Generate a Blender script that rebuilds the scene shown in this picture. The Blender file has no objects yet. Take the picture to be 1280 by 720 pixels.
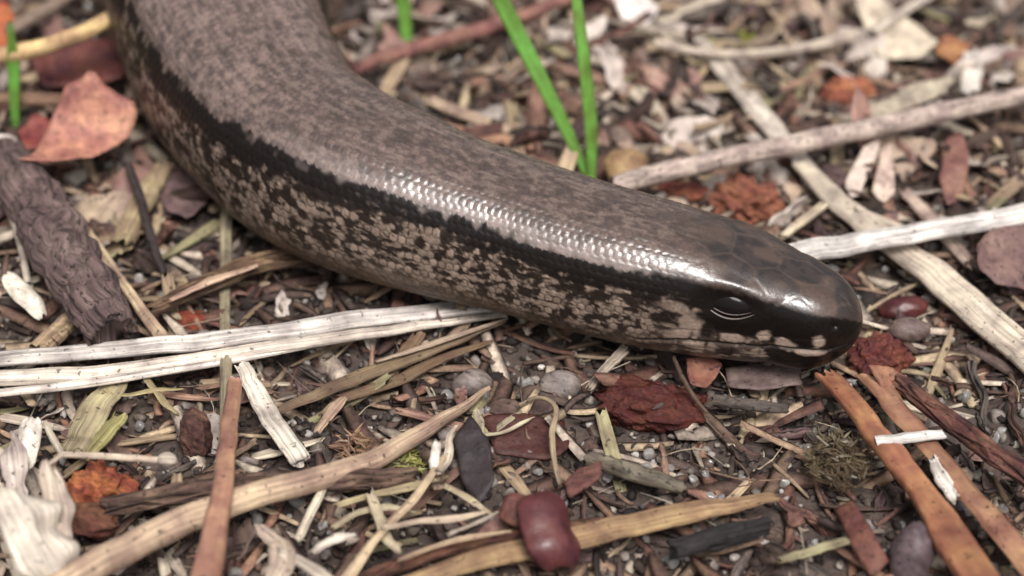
import bpy, math, random
import numpy as np
from mathutils import Vector, Matrix

# ---------------------------------------------------------------- camera, sky, sun, exposure
MM = 0.001                                    # everything below is thought of in millimetres
PITCH, DIST, FPX = math.radians(38), 150.0, 2772.0
scene = bpy.context.scene
cam_d = bpy.data.cameras.new('camera'); cam = bpy.data.objects.new('camera', cam_d)
scene.collection.objects.link(cam); scene.camera = cam
CAM = np.array([0.0, -DIST*math.cos(PITCH), DIST*math.sin(PITCH)])
FWD = -CAM/DIST; RGT = np.array([1.0, 0, 0]); UPV = np.cross(RGT, FWD)
cam.location = CAM*MM
cam.rotation_euler = (math.pi/2-PITCH, 0, 0)
cam_d.sensor_width = 36; cam_d.lens = 36*FPX/1280
cam_d.clip_start = 0.005; cam_d.clip_end = 50
cam_d.dof.use_dof = True; cam_d.dof.focus_distance = 0.138; cam_d.dof.aperture_fstop = 29

SUN_EL, SUN_AZ = 60, 165                       # degrees; azimuth clockwise from +Y (away from the camera)
world = bpy.data.worlds.new('World'); scene.world = world; world.use_nodes = True
wn = world.node_tree; bg = wn.nodes['Background']
sky = wn.nodes.new('ShaderNodeTexSky'); sky.sky_type = 'NISHITA'; sky.sun_disc = False
sky.sun_elevation = math.radians(SUN_EL); sky.sun_rotation = math.radians(SUN_AZ)
sky.dust_density = 5; sky.air_density = 1.0
hs = wn.nodes.new('ShaderNodeHueSaturation'); hs.inputs['Saturation'].default_value = 0.12   # overcast: nearly grey
wn.links.new(sky.outputs[0], hs.inputs['Color']); wn.links.new(hs.outputs[0], bg.inputs[0])
bg.inputs[1].default_value = 0.05
sun_d = bpy.data.lights.new('sun', 'SUN'); sun = bpy.data.objects.new('sun', sun_d)
scene.collection.objects.link(sun)
sun_d.energy = 1.5; sun_d.angle = math.radians(22); sun_d.color = (1.0, 0.96, 0.93)
el, az = math.radians(SUN_EL), math.radians(SUN_AZ)
sdir = Vector((math.sin(az)*math.cos(el), math.cos(az)*math.cos(el), math.sin(el)))
sun.rotation_euler = sdir.to_track_quat('Z', 'Y').to_euler(); sun.location = sdir*0.5
scene.view_settings.view_transform = 'Standard'; scene.view_settings.look = 'None'
scene.view_settings.exposure = 1.33; scene.view_settings.gamma = 1
scene.cycles.use_denoising = True
scene.cycles.filter_width = 1.55                # soft video lens
scene.cycles.max_bounces = 6

random.seed(7); RNG = np.random.default_rng(7)
COL = scene.collection

# ---------------------------------------------------------------- maths helpers
def lin(c, k=1.0):
    return tuple(k*((v/255/12.92) if v/255 <= 0.04045 else ((v/255+0.055)/1.055)**2.4) for v in c)

def P(px, py, z=0.0):
    """photo pixel -> world point (mm) on the horizontal plane z"""
    d = FWD + RGT*((px-640)/FPX) + UPV*((360-py)/FPX)
    t = (z-CAM[2])/d[2]
    return CAM + d*t

def depth(p): return float(np.dot(np.asarray(p)-CAM, FWD))
def proj(p):
    q = np.asarray(p)-CAM; d = q@FWD
    return 640+FPX*(q@RGT)/d, 360-FPX*(q@UPV)/d

def _hash(ix, iy, iz, seed):
    n = (ix.astype(np.int64)*374761393 + iy.astype(np.int64)*668265263 + iz.astype(np.int64)*2147483647 + seed*974711) & 0xffffffff
    n = ((n ^ (n >> 13))*1274126177) & 0xffffffff
    n = ((n ^ (n >> 16))*2246822519) & 0xffffffff
    return ((n ^ (n >> 15)) & 0xffffff)/float(0xffffff)

def vnoise(p, seed=0):
    p = np.asarray(p, float); i = np.floor(p).astype(np.int64); f = p-i; f = f*f*(3-2*f)
    out = 0
    for dx in (0, 1):
        wx = f[..., 0] if dx else 1-f[..., 0]
        for dy in (0, 1):
            wy = f[..., 1] if dy else 1-f[..., 1]
            for dz in (0, 1):
                wz = f[..., 2] if dz else 1-f[..., 2]
                out = out + wx*wy*wz*_hash(i[..., 0]+dx, i[..., 1]+dy, i[..., 2]+dz, seed)
    return out*2-1

def fbm(p, seed=0, oct=3):
    p = np.asarray(p, float); a, s, t = 1.0, 0, 0
    for k in range(oct):
        s = s + a*vnoise(p*(2**k)+k*17.3, seed+k); t += a; a *= .5
    return s/t

def smooth(a, b, x):
    t = np.clip((x-a)/(b-a), 0, 1); return t*t*(3-2*t)

def gh(x, y):
    """height of the soil (mm)"""
    x = np.asarray(x, float); y = np.asarray(y, float)
    q = np.stack([x, y, np.zeros_like(x)], -1)
    return 0.9*vnoise(q*0.07, 3)+0.55*vnoise(q*0.19, 4)+0.28*vnoise(q*0.55, 5)-0.3

def catmull(pts, n):
    pts = np.asarray(pts, float)
    if len(pts) == 2:
        return pts[0]+(pts[1]-pts[0])*np.linspace(0, 1, n)[:, None]
    seg = np.linalg.norm(np.diff(pts[:, :3], axis=0), axis=1)
    t = np.concatenate([[0], np.cumsum(seg**0.7)])
    # natural cubic through t (monotone enough at these spacings): finite-difference Hermite
    m = np.gradient(pts, t, axis=0)
    u = np.linspace(0, t[-1], n); k = np.clip(np.searchsorted(t, u, 'right')-1, 0, len(t)-2)
    h = (t[k+1]-t[k])[:, None]; s = ((u-t[k])/h[:, 0])[:, None]
    return ((2*s**3-3*s**2+1)*pts[k]+(s**3-2*s**2+s)*h*m[k]+(-2*s**3+3*s**2)*pts[k+1]+(s**3-s**2)*h*m[k+1])

# ---------------------------------------------------------------- material helpers
def nodes(name):
    m = bpy.data.materials.new(name); m.use_nodes = True
    nt = m.node_tree; b = nt.nodes['Principled BSDF']
    def N(t, **k):
        n = nt.nodes.new('ShaderNode'+t)
        for a, v in k.items(): setattr(n, a, v)
        return n
    return m, nt, b, N, nt.links.new

def setin(n, **k):
    for a, v in k.items(): n.inputs[a.replace('_', ' ')].default_value = v

def litter_mat(name, stretch, scale, contrast, rough, bump, speck=0.0, spec=0.4, coat=0.0, sss=0.0, vor=0.0, src='object', transl=0.0, dist=0.2):
    """base colour from the object's (or piece's) own colour; grain along its length, blotches, specks"""
    m, nt, b, N, L = nodes(name)
    if src == 'object':
        oi = N('ObjectInfo'); colour = oi.outputs['Color']; rnd = oi.outputs['Random']
        uv = N('UVMap'); co = uv.outputs[0]
    else:
        at = N('Attribute', attribute_name='col'); colour = at.outputs['Color']; rnd = None
        tc = N('TexCoord'); vm = N('VectorMath', operation='SCALE'); vm.inputs['Scale'].default_value = 1000
        L(tc.outputs['Object'], vm.inputs[0]); co = vm.outputs[0]
    off = N('VectorMath', operation='ADD')
    if rnd is not None:
        r100 = N('Math', operation='MULTIPLY'); r100.inputs[1].default_value = 97.0
        L(rnd, r100.inputs[0]); cx = N('CombineXYZ'); L(r100.outputs[0], cx.inputs[0]); L(r100.outputs[0], cx.inputs[1])
        L(co, off.inputs[0]); L(cx.outputs[0], off.inputs[1]); co = off.outputs[0]
    mp = N('VectorMath', operation='MULTIPLY'); mp.inputs[1].default_value = stretch
    L(co, mp.inputs[0])
    fib = N('TexNoise'); setin(fib, Scale=scale, Detail=5.0, Roughness=0.68, Distortion=dist); L(mp.outputs[0], fib.inputs['Vector'])
    blo = N('TexNoise'); setin(blo, Scale=0.45, Detail=3.0, Roughness=0.6); L(co, blo.inputs['Vector'])
    # value factor = lerp(1-contrast, 1+contrast/2)
    mr = N('MapRange'); setin(mr, From_Min=0.32, From_Max=0.68, To_Min=1-contrast, To_Max=1+contrast*0.45); L(fib.outputs[0], mr.inputs[0])
    mb = N('MapRange'); setin(mb, From_Min=0.3, From_Max=0.7, To_Min=0.48, To_Max=1.20); L(blo.outputs[0], mb.inputs[0])
    mul = N('Math', operation='MULTIPLY'); L(mr.outputs[0], mul.inputs[0]); L(mb.outputs[0], mul.inputs[1])
    fac = mul.outputs[0]
    if speck > 0:
        sp = N('TexNoise'); setin(sp, Scale=2.4, Detail=2.0, Roughness=0.6); L(co, sp.inputs['Vector'])
        ms = N('MapRange'); setin(ms, From_Min=0.66-speck, From_Max=0.72-speck, To_Min=1.0, To_Max=0.28); L(sp.outputs[0], ms.inputs[0])
        m2 = N('Math', operation='MULTIPLY'); L(fac, m2.inputs[0]); L(ms.outputs[0], m2.inputs[1]); fac = m2.outputs[0]
    vs = N('VectorMath', operation='SCALE'); L(colour, vs.inputs[0]); L(fac, vs.inputs['Scale'])
    hue = N('HueSaturation'); L(vs.outputs[0], hue.inputs['Color'])
    mh = N('MapRange'); setin(mh, From_Min=0.35, From_Max=0.65, To_Min=0.485, To_Max=0.515); L(blo.outputs[0], mh.inputs[0]); L(mh.outputs[0], hue.inputs['Hue'])
    L(hue.outputs[0], b.inputs['Base Color'])
    setin(b, Roughness=rough); b.inputs['Specular IOR Level'].default_value = spec
    b.inputs['Coat Weight'].default_value = coat; b.inputs['Coat Roughness'].default_value = 0.18
    if transl > 0:
        b.inputs['Transmission Weight'].default_value = transl; b.inputs['IOR'].default_value = 1.45
    if sss > 0:
        b.inputs['Subsurface Weight'].default_value = sss; b.inputs['Subsurface Scale'].default_value = 0.0006
        b.inputs['Subsurface Radius'].default_value = (1, 0.6, 0.4)
    h = fib.outputs[0]
    if vor > 0:
        vo = N('TexVoronoi', feature='DISTANCE_TO_EDGE'); setin(vo, Scale=vor); L(mp.outputs[0], vo.inputs['Vector'])
        mv = N('MapRange'); setin(mv, From_Min=0, From_Max=0.2, To_Min=0, To_Max=1); L(vo.outputs[0], mv.inputs[0])
        ad = N('Math', operation='ADD'); L(mv.outputs[0], ad.inputs[0]); L(fib.outputs[0], ad.inputs[1]); h = ad.outputs[0]
    bp = N('Bump'); setin(bp, Strength=1.0, Distance=bump*MM); L(h, bp.inputs['Height']); L(bp.outputs[0], b.inputs['Normal'])
    return m

M = {}
M['straw'] = litter_mat('straw', (0.07, 3.6, 1), 1.7, 0.60, 0.6, 0.16, speck=0.035)
M['twig'] = litter_mat('twig', (0.35, 1.6, 1), 1.5, 0.65, 0.75, 0.20, speck=0.07)
M['bark'] = litter_mat('bark', (0.30, 1.7, 1), 1.5, 0.8, 0.8, 0.30, speck=0.05, vor=1.0)
M['cracked'] = litter_mat('cracked', (0.35, 1.3, 1), 1.6, 0.85, 0.85, 0.55, speck=0.07, dist=0.0)
M['stalk'] = litter_mat('stalk', (0.10, 1.0, 1), 0.9, 0.40, 0.42, 0.05, speck=0.03)
M['leaf'] = litter_mat('leaf', (1, 1, 1), 1.6, 0.40, 0.6, 0.12, speck=0.04, sss=0.1)
M['crumb'] = litter_mat('crumb', (1, 1, 1), 2.2, 0.75, 0.7, 0.3, sss=0.15)
M['seed'] = litter_mat('seed', (1, 1, 1), 1.2, 0.35, 0.42, 0.10, spec=0.5, coat=0.12, speck=0.03)
M['pebble'] = litter_mat('pebble', (1, 1, 1), 2.5, 0.45, 0.5, 0.06, speck=0.03)
M['quartz'] = litter_mat('quartz', (1, 1, 1), 1.5, 0.2, 0.16, 0.02, spec=0.5, transl=0.55)
M['grass'] = litter_mat('grass', (0.06, 3.5, 1), 1.5, 0.22, 0.42, 0.04, sss=0.25)
M['stuff'] = litter_mat('stuff', (1, 1, 1), 2.0, 0.5, 0.75, 0.15, src='attr')

# soil sheet
m, nt, b, N, L = nodes('soil')
tc = N('TexCoord'); vm = N('VectorMath', operation='SCALE'); vm.inputs['Scale'].default_value = 1000; L(tc.outputs['Object'], vm.inputs[0])
n1 = N('TexNoise'); setin(n1, Scale=0.35, Detail=6.0, Roughness=0.7); L(vm.outputs[0], n1.inputs['Vector'])
n2 = N('TexNoise'); setin(n2, Scale=2.2, Detail=4.0, Roughness=0.7); L(vm.outputs[0], n2.inputs['Vector'])
cr = N('ValToRGB'); cr.color_ramp.elements[0].position = 0.32; cr.color_ramp.elements[1].position = 0.72
cr.color_ramp.elements[0].color = (*lin((36, 29, 27)), 1); cr.color_ramp.elements[1].color = (*lin((100, 85, 77)), 1)
mx = N('Math', operation='MULTIPLY_ADD'); L(n2.outputs[0], mx.inputs[0]); mx.inputs[1].default_value = 0.5
hf = N('Math', operation='MULTIPLY'); L(n1.outputs[0], hf.inputs[0]); hf.inputs[1].default_value = 0.5; L(hf.outputs[0], mx.inputs[2])
L(mx.outputs[0], cr.inputs[0]); L(cr.outputs[0], b.inputs['Base Color'])
bp = N('Bump'); setin(bp, Strength=1.0, Distance=0.3*MM); L(mx.outputs[0], bp.inputs['Height']); L(bp.outputs[0], b.inputs['Normal'])
setin(b, Roughness=0.9); M['soil'] = m

# ---------------------------------------------------------------- mesh helpers
def mesh_from(name, V, F, uv=None, mat=None, col=None, smooth_=True):
    """V (n,3) in mm relative to the object's origin; F list / array of faces; uv per vertex; col per vertex"""
    me = bpy.data.meshes.new(name)
    V = np.asarray(V, float)*MM
    if isinstance(F, np.ndarray):
        k = F.shape[1]; nf = len(F)
        me.vertices.add(len(V)); me.vertices.foreach_set('co', V.astype(np.float32).ravel())
        me.loops.add(nf*k); me.loops.foreach_set('vertex_index', F.astype(np.int32).ravel())
        me.polygons.add(nf); me.polygons.foreach_set('loop_start', np.arange(0, nf*k, k, dtype=np.int32))
        me.update(calc_edges=True)
    else:
        me.from_pydata(V.tolist(), [], F)
    if uv is not None:
        lay = me.uv_layers.new(name='UVMap'); li = np.empty(len(me.loops), np.int32); me.loops.foreach_get('vertex_index', li)
        lay.data.foreach_set('uv', np.asarray(uv, np.float32)[li].ravel())
    if col is not None:
        a = me.attributes.new('col', 'FLOAT_COLOR', 'POINT')
        c = np.ones((len(V), 4), np.float32); c[:, :3] = col; a.data.foreach_set('color', c.ravel())
    if smooth_: me.polygons.foreach_set('use_smooth', np.ones(len(me.polygons), bool))
    me.validate()
    if mat: me.materials.append(M[mat])
    return me

def link(name, me, loc=(0, 0, 0), color=None, parent=None, label=None, cat=None, group=None, kind=None):
    o = bpy.data.objects.new(name, me); COL.objects.link(o)
    o.location = np.asarray(loc, float)*MM
    if color is not None: o.color = (*color, 1)
    if parent: o.parent = parent
    if label: o['label'] = label
    if cat: o['category'] = cat
    if group: o['group'] = group
    if kind: o['kind'] = kind
    return o

def place(name, V, F, uv, mat, color, **k):
    """world-space mm vertices -> object whose origin is at the thing's base"""
    V = np.asarray(V); base = np.array([V[:, 0].mean(), V[:, 1].mean(), V[:, 2].min()])
    par = k.get('parent')
    loc = base.copy()
    if par is not None: loc = base-np.array(par.location)/MM
    return link(name, mesh_from(name, V-base, F, uv, mat), loc, color, **k)

def sweep(path, prof, wid, thk, twist=0.0, cap=True, ref=None):
    """path (n,3); prof (m,2) unit cross-section (side, up); wid, thk (n,) half sizes"""
    n, m = len(path), prof.shape[-2]
    T = np.gradient(path, axis=0); T /= np.linalg.norm(T, axis=1)[:, None]+1e-9
    S = np.cross(T, np.array([0, 0, 1.0])); sl = np.linalg.norm(S, axis=1)
    bad = sl < 0.25
    if bad.any(): S[bad] = np.cross(T[bad], np.array([0, 1.0, 0]))
    if ref is not None: S = np.asarray(ref)-T*(T@np.asarray(ref))[:, None]
    S /= np.linalg.norm(S, axis=1)[:, None]+1e-9
    U = np.cross(S, T)
    tw = np.broadcast_to(np.asarray(twist, float), (n,)); c, s = np.cos(tw)[:, None], np.sin(tw)[:, None]
    S, U = S*c+U*s, U*c-S*s
    pr = prof if prof.ndim == 3 else np.broadcast_to(prof, (n, m, 2))
    V = path[:, None, :]+S[:, None, :]*(pr[..., 0]*np.asarray(wid)[:, None])[..., None]+U[:, None, :]*(pr[..., 1]*np.asarray(thk)[:, None])[..., None]
    i, j = np.meshgrid(np.arange(n-1), np.arange(m), indexing='ij'); j2 = (j+1) % m
    F = np.stack([i*m+j, i*m+j2, (i+1)*m+j2, (i+1)*m+j], -1).reshape(-1, 4).tolist()
    if cap:
        F.append(list(range(m))); F.append(list(range((n-1)*m, n*m))[::-1])
    L = np.concatenate([[0], np.cumsum(np.linalg.norm(np.diff(path, axis=0), axis=1))])
    ang = np.linspace(0, 1, m, endpoint=False); ang = np.abs(ang*2-1)*1.0
    circ = 3.0*np.mean(wid)
    uv = np.stack(np.broadcast_arrays(L[:, None], (ang*circ)[None, :]), -1).reshape(-1, 2)
    return V, F, uv

def pixpath(pts, n):
    w = np.array([P(*p) for p in pts]); return catmull(w, n)

def interp(vals, n):
    vals = np.atleast_1d(vals).astype(float)
    return np.interp(np.linspace(0, 1, n), np.linspace(0, 1, len(vals)), vals)

_seed = [100]
def nseed(): _seed[0] += 7; return _seed[0]

def strip_geo(path, w, thick=0.4, ridges=5, wob=0.12, fray=0.7, m=36, seed=1, twist=0.0, cup=0.0):
    n = len(path)
    a = np.linspace(0, 2*np.pi, m, endpoint=False)
    e = 0.75
    x = np.sign(np.cos(a))*np.abs(np.cos(a))**e; y = np.sign(np.sin(a))*np.abs(np.sin(a))**e
    prof = np.zeros((n, m, 2)); s = np.linspace(0, 1, n)
    L = np.concatenate([[0], np.cumsum(np.linalg.norm(np.diff(path, axis=0), axis=1))])
    rid = (-0.30*np.clip(np.cos(x*np.pi*ridges+seed), 0, 1)**3-0.12*np.clip(np.cos(x*np.pi*ridges*2.3+seed*2), 0, 1)**2)*np.sign(np.sin(a))*np.abs(np.sin(a))**0.5 if ridges else 0*x
    for i in range(n):
        q = np.stack([x*1.7+seed, y*1.2, np.full(m, L[i]*0.35)], -1)
        nz = vnoise(q, seed)
        prof[i, :, 0] = x*(1+wob*0.7*vnoise(np.array([[L[i]*0.25, 3.3, seed]]), seed)[0])
        prof[i, :, 1] = y*(1+0.25*nz)+rid+cup*(x*x-0.5)
    V, F, uv = sweep(path, prof, w/2, w/2*thick, twist)
    # ragged ends: fibres of different lengths
    T0 = path[0]-path[1]; T0 /= np.linalg.norm(T0); T1 = path[-1]-path[-2]; T1 /= np.linalg.norm(T1)
    for end, T, ss in ((0, T0, 0), (n-1, T1, 50)):
        j = vnoise(np.stack([x*3.1+ss, y*0.5, np.full(m, seed*1.7)], -1), seed+ss)
        V[end] += T[None, :]*(j*fray*w[end])[:, None]
        V[end, :, 2] += 0
    return V.reshape(-1, 3), F, uv

def pxw(path, wpx):
    d = np.array([depth(p) for p in path]); return np.asarray(wpx)*d/FPX

def straw(label, pts, w, color, thick=0.4, ridges=5, name='straw', cat='straw', mat='straw', wob=0.12, fray=0.6, n=36, twist=0.0, k=0.72, cup=0.0, parent=None, m=36, **kw):
    path = pixpath(pts, n); sd = nseed()
    w = pxw(path, interp(w, n)); s = np.arange(n)
    path = path+0.05*np.stack([vnoise(np.stack([s*0.35, s*0+c, s*0+sd], -1), sd+c) for c in range(3)], -1)*np.mean(w)
    V, F, uv = strip_geo(path, w, thick, ridges, wob, fray, m, sd, interp(twist, n), cup)
    return place(name, V, F, uv, mat, lin(color, k), label=label, cat=cat, parent=parent, **kw)

def twig(label, pts, w, color, bump=0.10, name='twig', cat='twig', mat='twig', n=44, m=22, freq=1.0, k=0.72, flat=1.0, parent=None, ridg=0.0, kink=0.025, **kw):
    path = pixpath(pts, n); sd = nseed(); w = pxw(path, interp(w, n)); s = np.arange(n)
    path = path+kink*np.stack([vnoise(np.stack([s*0.25, s*0+c, s*0+sd], -1), sd+c) for c in range(3)], -1)*np.mean(w)*2
    L = np.concatenate([[0], np.cumsum(np.linalg.norm(np.diff(path, axis=0), axis=1))])
    a = np.linspace(0, 2*np.pi, m, endpoint=False); R = np.mean(w)/2
    q = np.stack([np.broadcast_to(L[:, None]*0.45*freq/max(R, .3), (n, m)), np.broadcast_to(np.cos(a)*1.6*freq, (n, m)), np.broadcast_to(np.sin(a)*1.6*freq, (n, m))], -1)
    r = 1+bump*2*fbm(q, sd, 3)
    if ridg:
        q2 = q*np.array([0.3, 2.4, 2.4]); r = r-ridg*np.clip(1-np.abs(vnoise(q2, sd+9))*5, 0, 1)
    prof = np.stack([np.cos(a)[None, :]*r, np.sin(a)[None, :]*r], -1)
    V, F, uv = sweep(path, prof, w/2, w/2*flat)
    for end, nb in ((0, 1), (n-1, n-2)):
        T = path[end]-path[nb]; T /= np.linalg.norm(T)
        V[end] += T[None]*(w[end]*0.3*vnoise(np.stack([np.cos(a)*1.5, np.sin(a)*1.5, a*0+sd], -1), sd))[:, None]
    return place(name, V.reshape(-1, 3), F, uv, mat, lin(color, k), label=label, cat=cat, parent=parent, **kw)

def plate_geo(outline, thick, rings=6, rough=0.15, seed=1, curl=(0, 0), dome=0.0, freq=0.6):
    """outline (k,2) mm; returns a closed thin body, rough on both faces"""
    o = np.asarray(outline, float); k = len(o); c = o.mean(0); V = []
    rad = np.abs(o-c).max()
    f = np.linspace(1, 0, rings+1)[:-1]
    pts = np.concatenate([c+(o-c)*t for t in f]+[c[None]]); d = np.concatenate([np.full(k, t) for t in f]+[[0]])
    u = (pts-c)/rad
    z = curl[0]*u[:, 0]**2*rad+curl[1]*u[:, 1]**2*rad+dome*(1-d**2)*rad
    q = np.stack([pts[:, 0]*freq, pts[:, 1]*freq, np.full(len(pts), seed*1.3)], -1)
    z = z+rough*rad*fbm(q, seed, 3)
    edge = np.where(d > 0.99, 0.25, 1.0)
    zt = z+thick/2*edge*(1+0.6*vnoise(q*3, seed+1)); zb = z-thick/2*edge
    nV = len(pts); V = np.concatenate([np.column_stack([pts, zt]), np.column_stack([pts, zb])])
    F = []
    for r in range(rings-1):
        for j in range(k):
            j2 = (j+1) % k; a0, a1, b0, b1 = r*k+j, r*k+j2, (r+1)*k+j, (r+1)*k+j2
            F.append([a0, a1, b1, b0]); F.append([nV+a1, nV+a0, nV+b0, nV+b1])
    for j in range(k):
        j2 = (j+1) % k; r = rings-1
        F.append([r*k+j, r*k+j2, nV-1]); F.append([nV+r*k+j2, nV+r*k+j, 2*nV-1])
        F.append([j2, j, nV+j, nV+j2])
    uv = np.concatenate([pts, pts])
    return V, F, uv

def resample(poly, n, jag=0.0, seed=0):
    p = np.asarray(poly, float); p = np.vstack([p, p[:1]])
    L = np.concatenate([[0], np.cumsum(np.linalg.norm(np.diff(p, axis=0), axis=1))])
    u = np.linspace(0, L[-1], n, endpoint=False)
    q = np.stack([np.interp(u, L, p[:, 0]), np.interp(u, L, p[:, 1])], -1)
    if jag:
        c = q.mean(0); r = np.random.default_rng(seed)
        q = c+(q-c)*(1+jag*(r.random(n)-0.5)[:, None]+jag*vnoise(np.stack([np.cos(u/L[-1]*6.28)*2, np.sin(u/L[-1]*6.28)*2, u*0+seed], -1), seed)[:, None])
    return q

def rot(ax, ang): return np.array(Matrix.Rotation(ang, 3, ax))

def leaf(label, poly, z, color, thick=0.18, curl=(0, 0), tilt=(0, 0), rough=0.10, dome=0.0, name='leaf', cat='leaf', mat='leaf', jag=0.06, n=36, k=0.72, freq=0.5, parent=None, **kw):
    """outline traced in photo pixels laid on the plane z, then tilted about its own centre"""
    sd = nseed(); w = np.array([P(x, y, z) for x, y in poly]); c = w.mean(0)
    o = resample(w[:, :2]-c[:2], n, jag, sd)
    V, F, uv = plate_geo(o, thick, 7, rough, sd, curl, dome, freq)
    V = V@(rot('X', tilt[0])@rot('Y', tilt[1])).T+c
    return place(name, V, F, uv, mat, lin(color, k), label=label, cat=cat, parent=parent, **kw)

import bmesh
_ico = {}
def ico(s):
    if s not in _ico:
        bm = bmesh.new(); bmesh.ops.create_icosphere(bm, subdivisions=s, radius=1)
        bm.verts.ensure_lookup_table()
        _ico[s] = (np.array([v.co for v in bm.verts]), np.array([[v.index for v in f.verts] for f in bm.faces])); bm.free()
    return _ico[s]

def blob_geo(r, rough, freq, seed, sub=4, power=1.0, planes=0):
    V, F = ico(sub); V = V.copy()
    n = fbm(V*freq+seed*3.7, seed, 4); n = np.sign(n)*np.abs(n)**power
    V = V*(1+rough*2*n)[:, None]
    if planes:
        rg = np.random.default_rng(seed)
        for _ in range(planes):
            d = rg.normal(size=3); d /= np.linalg.norm(d); h = 0.62+0.25*rg.random(); q = V@d
            V -= np.outer(np.clip(q-h, 0, None), d)*0.9
    V = V*np.asarray(r)
    uv = np.stack([np.arctan2(V[:, 1], V[:, 0])*np.mean(r), V[:, 2]], -1)
    uv = V[:, :2]+V[:, 2:3]*0.7
    return V, F, uv

def lump(label, px, py, w, h, color, rough=0.3, freq=2.2, ang=0.0, z=None, name='crumb', cat='debris', mat='crumb', sub=4, k=0.75, power=1.0, planes=0, flat=0.9, parent=None, **kw):
    """a lump w x h pixels across centred on the pixel; it rests on the soil unless z (its centre) is given"""
    sd = nseed(); p = P(px, py, 2.0); s = depth(p)/FPX; rx, rz = w*s/2, h*s/2
    zc = rz*flat*0.75+gh(p[0], p[1]) if z is None else z
    p = P(px, py, zc); V, F, uv = blob_geo((rx, (rx+rz)/2*0.8, rz*flat*1.05), rough, freq, sd, sub, power, planes)
    V = V@(rot('X', -0.25)@rot('Y', ang)).T+p
    return place(name, V, F, uv, mat, lin(color, k), label=label, cat=cat, parent=parent, **kw)

# ================================================================= THE SETTING
xs = np.concatenate([-np.geomspace(3000, 82, 14), np.arange(-80, 80.1, 0.55), np.geomspace(82, 3000, 14)])
ys = np.concatenate([-np.geomspace(3000, 62, 14), np.arange(-60, 90.1, 0.55), np.geomspace(92, 3000, 14)])
X, Y = np.meshgrid(xs, ys); Z = gh(X, Y)+0.14*vnoise(np.stack([X*1.4, Y*1.4, 0*X], -1), 8)
ny, nx = X.shape; i, j = np.meshgrid(np.arange(ny-1), np.arange(nx-1), indexing='ij')
Fg = np.stack([i*nx+j, i*nx+j+1, (i+1)*nx+j+1, (i+1)*nx+j], -1).reshape(-1, 4)
link('ground', mesh_from('ground', np.stack([X, Y, Z], -1).reshape(-1, 3), Fg, None, 'soil'), kind='structure',
     label='dark brown sandy soil under the litter', cat='ground')

# ================================================================= THE SLOW WORM
ST = [  # centre pixel, half width in pixels, height of the centre (mm)
    (250, -150, 150, 8.3), (258, -80, 146, 8.2), (272, 5, 136, 8.0), (300, 92, 128, 7.8), (330, 138, 122, 7.6), (362, 176, 118, 7.5),
    (405, 206, 117, 7.6), (450, 229, 114, 7.8), (505, 250, 110, 7.8), (562, 270, 104, 7.5), (638, 292, 99, 7.2), (712, 314, 96, 7.0), (787, 334, 94.5, 6.8),
    (852, 350, 91.5, 6.5), (917, 366, 85, 6.1), (977, 383, 73, 5.7), (1012, 394, 60, 5.4), (1040, 398, 43, 5.2), (1060, 401, 30, 5.1)]
TIP = (1077, 403, 5.0)
cen = np.array([P(a, b_, z) for a, b_, r, z in ST]); rad = np.array([r*depth(c)/FPX for c, (a, b_, r, z) in zip(cen, ST)])
# out of the picture the body goes on, bends and tapers to the tail
c0 = cen[0]; tail = np.array([[-52, 150, 3.0], [-66, 122, 4.2], [-52, 96, 5.8], [-32, 82, 7.2]])
tail[:, 0] += c0[0]+22; tail[:, 1] += c0[1]-66
tail = tail[[0, 1, 2, 3]]
cen = np.vstack([tail, cen]); rad = np.concatenate([[0.8, 3.0, 5.6, 7.6], rad])
cen = np.vstack([cen, P(*TIP)]); 
nS = 1000; A = np.column_stack([cen, np.concatenate([rad, [0.0]])])
D = catmull(np.column_stack([cen, np.concatenate([rad, [rad[-1]*0.25]])]), 4000)
seg = np.concatenate([[0], np.cumsum(np.linalg.norm(np.diff(D[:, :3], axis=0), axis=1))]); LEN = seg[-1]
vis0 = LEN-seg[np.argmin(np.linalg.norm(D[:, :3]-cen[4], axis=1))]     # length of the seen part, from the snout
# rings: coarse on the unseen tail, fine on the rest, bunched at the snout
sd_ = np.concatenate([np.linspace(LEN, vis0, 120, endpoint=False), np.linspace(vis0, 3.0, 760, endpoint=False), 3.0*np.linspace(1, 0, 60)**1.8])
Sfs = sd_                                                              # distance from the snout (mm)
C = np.stack([np.interp(LEN-Sfs, seg, D[:, c]) for c in range(3)], -1)
Rr = np.interp(LEN-Sfs, seg, D[:, 3])
# blunt snout: superelliptic cap over the last 3.2 mm
capL = 5.0; rc = np.interp(LEN-capL, seg, D[:, 3])
tcap = np.clip(1-Sfs/capL, 0, 1); capR = rc*np.clip(1-tcap**2.2, 0, 1)**(1/1.95)
Rr = np.where(Sfs < capL, capR, Rr)
T = np.gradient(C, axis=0)
ker = np.ones(25)/25
T = np.stack([np.convolve(np.pad(T[:, c], 12, 'edge'), ker, 'valid') for c in range(3)], -1); T /= np.linalg.norm(T, axis=1)[:, None]
U = np.array([0, 0, 1.0])-T*T[:, 2:3]; U /= np.linalg.norm(U, axis=1)[:, None]
Sd = np.cross(T, U)
nphi = 400; phi = np.linspace(-np.pi, np.pi, nphi, endpoint=False)
PH, SS = np.meshgrid(phi, Sfs)
# cross-section: slightly squared shoulders on the body, rounder head with a flat crown
ex = np.interp(Sfs, [0, 4, 12, 25, 60, 400], [2.2, 2.9, 2.95, 2.7, 2.5, 2.3])[:, None]
rr = (np.abs(np.cos(PH))**ex+np.abs(np.sin(PH))**ex)**(-1/ex)
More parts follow.
